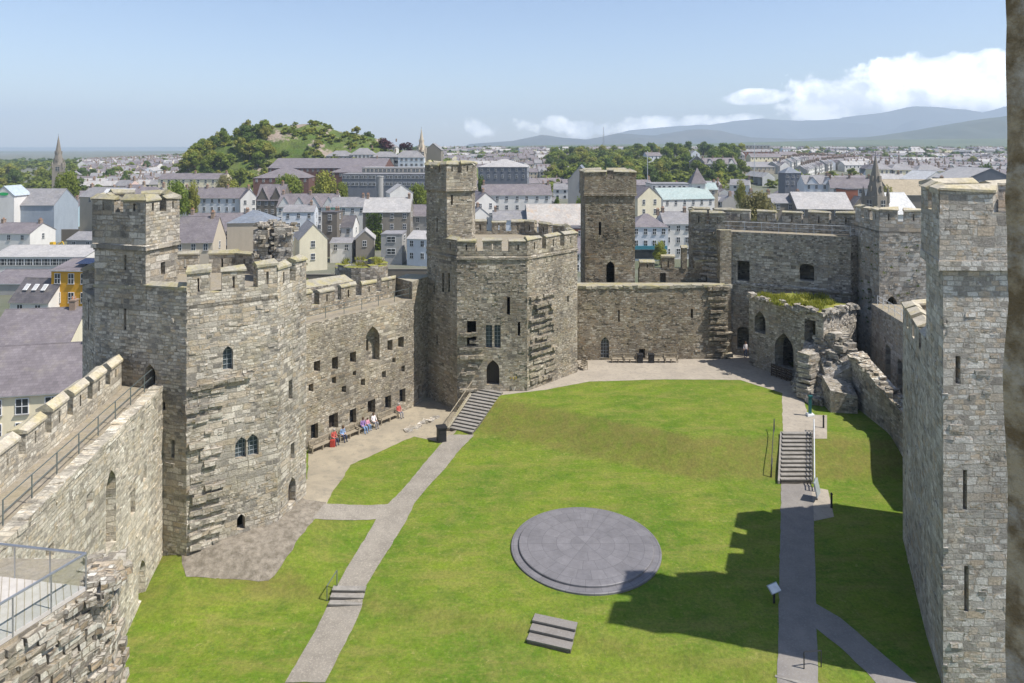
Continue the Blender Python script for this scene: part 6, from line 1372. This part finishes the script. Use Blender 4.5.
# ================================================================= CAMERA, LIGHT, AIR
cam = bpy.data.cameras.new('camera'); co = bpy.data.objects.new('camera', cam); COL.objects.link(co); sc.camera = co
co.location = (0, 0, CZ); co.rotation_euler = (math.radians(90), 0, 0); cam.sensor_width = 36; cam.lens = 36 * F / 1024; cam.shift_y = -(341.5 - YH) / 1024; cam.clip_end = 30000; cam.clip_start = .1
sd = Vector((.953, -.302, 0)).normalized(); EL = math.radians(56.5)
sun = bpy.data.lights.new('sun', 'SUN'); sun.energy = 5.0; sun.angle = math.radians(.53); sun.color = (1, .95, .885); so = bpy.data.objects.new('sun', sun); COL.objects.link(so)
dv = Vector((sd.x * math.cos(EL), sd.y * math.cos(EL), math.sin(EL))); so.rotation_euler = dv.to_track_quat('Z', 'Y').to_euler(); so.location = (100, -30, 140)
w = bpy.data.worlds.new('World'); sc.world = w; w.use_nodes = True
class WN(NT): pass
k = NT(w); bg = k.n['Background']; sky = k.new('ShaderNodeTexSky', sky_type='NISHITA'); sky.sun_disc = False; sky.sun_elevation = EL; sky.sun_rotation = math.atan2(sd.x, sd.y); sky.altitude = 20; sky.air_density = 1.0; sky.dust_density = .5; sky.ozone_density = 1.3
bg.inputs['Strength'].default_value = .122
tc = k.new('ShaderNodeTexCoord').outputs['Generated']; sp = k.new('ShaderNodeSeparateXYZ'); k.link(tc, sp.inputs[0])
az = k.math('ARCTAN2', sp.outputs[0], sp.outputs[1]); el = k.math('ARCSINE', sp.outputs[2])
def bump1(v, c, w_): # soft bell between c-w and c+w
    return k.math('MAXIMUM', k.math('SUBTRACT', 1.0, k.math('POWER', k.math('ABSOLUTE', k.math('DIVIDE', k.math('SUBTRACT', v, c), w_)), 2.0)), 0.0)
cv = k.new('ShaderNodeCombineXYZ'); k.link(az, cv.inputs[0]); k.link(k.math('MULTIPLY', el, 1.05), cv.inputs[1])
n1 = k.noise(cv.outputs[0], 16, 10, .55, .1); nlo = k.noise(k.vmath('ADD', cv.outputs[0], (-.012, -.02, 0)), 16, 10, .55, .1)
def cloud(ca, wa, ce, we, lo): return k.math('MULTIPLY', bump1(az, ca, wa), bump1(el, ce, we)), lo
m1_ = k.math('MULTIPLY', bump1(az, .57, .25), bump1(el, .064, .064)); m2_ = k.math('MULTIPLY', bump1(az, .335, .065), bump1(el, .070, .014)); m3_ = k.math('MULTIPLY', bump1(az, .2, .36), bump1(el, .030, .022))
mask = k.math('MAXIMUM', k.math('MULTIPLY', m1_, 1.0), k.math('MAXIMUM', k.math('MULTIPLY', m2_, .85), k.math('MULTIPLY', m3_, .6)))
cov = k.ramp(k.math('MULTIPLY', k.math('SUBTRACT', k.math('ADD', k.math('MULTIPLY', n1, 1.5), k.math('MULTIPLY', mask, .80)), 1.02), 4.2, None, True), [(0.0, 0.0), (.35, .55), (1.0, 1.0)])
cov = k.math('MULTIPLY', cov, k.mapr(mask, .02, .3, 0, 1))
lit = k.mapr(k.math('SUBTRACT', n1, nlo), -.1, .12, 0.0, 1.0)
cc = k.mix(lit, (9.2, 9.7, 10.5), (17, 16.8, 16.5))
k.link(k.mix(cov, k.mix(1.0, sky.outputs[0], (1.0, .965, 1.0), 'MULTIPLY'), cc), bg.inputs['Color'])
sc.view_settings.view_transform = 'Standard'; sc.view_settings.look = 'None'; sc.view_settings.exposure = .47; sc.view_settings.gamma = 1
sc.render.engine = 'CYCLES'; cy = sc.cycles; cy.use_denoising = True; cy.max_bounces = 6; cy.diffuse_bounces = 3; cy.glossy_bounces = 2; cy.transparent_max_bounces = 8; cy.volume_bounces = 0; cy.use_adaptive_sampling = True; cy.adaptive_threshold = .02
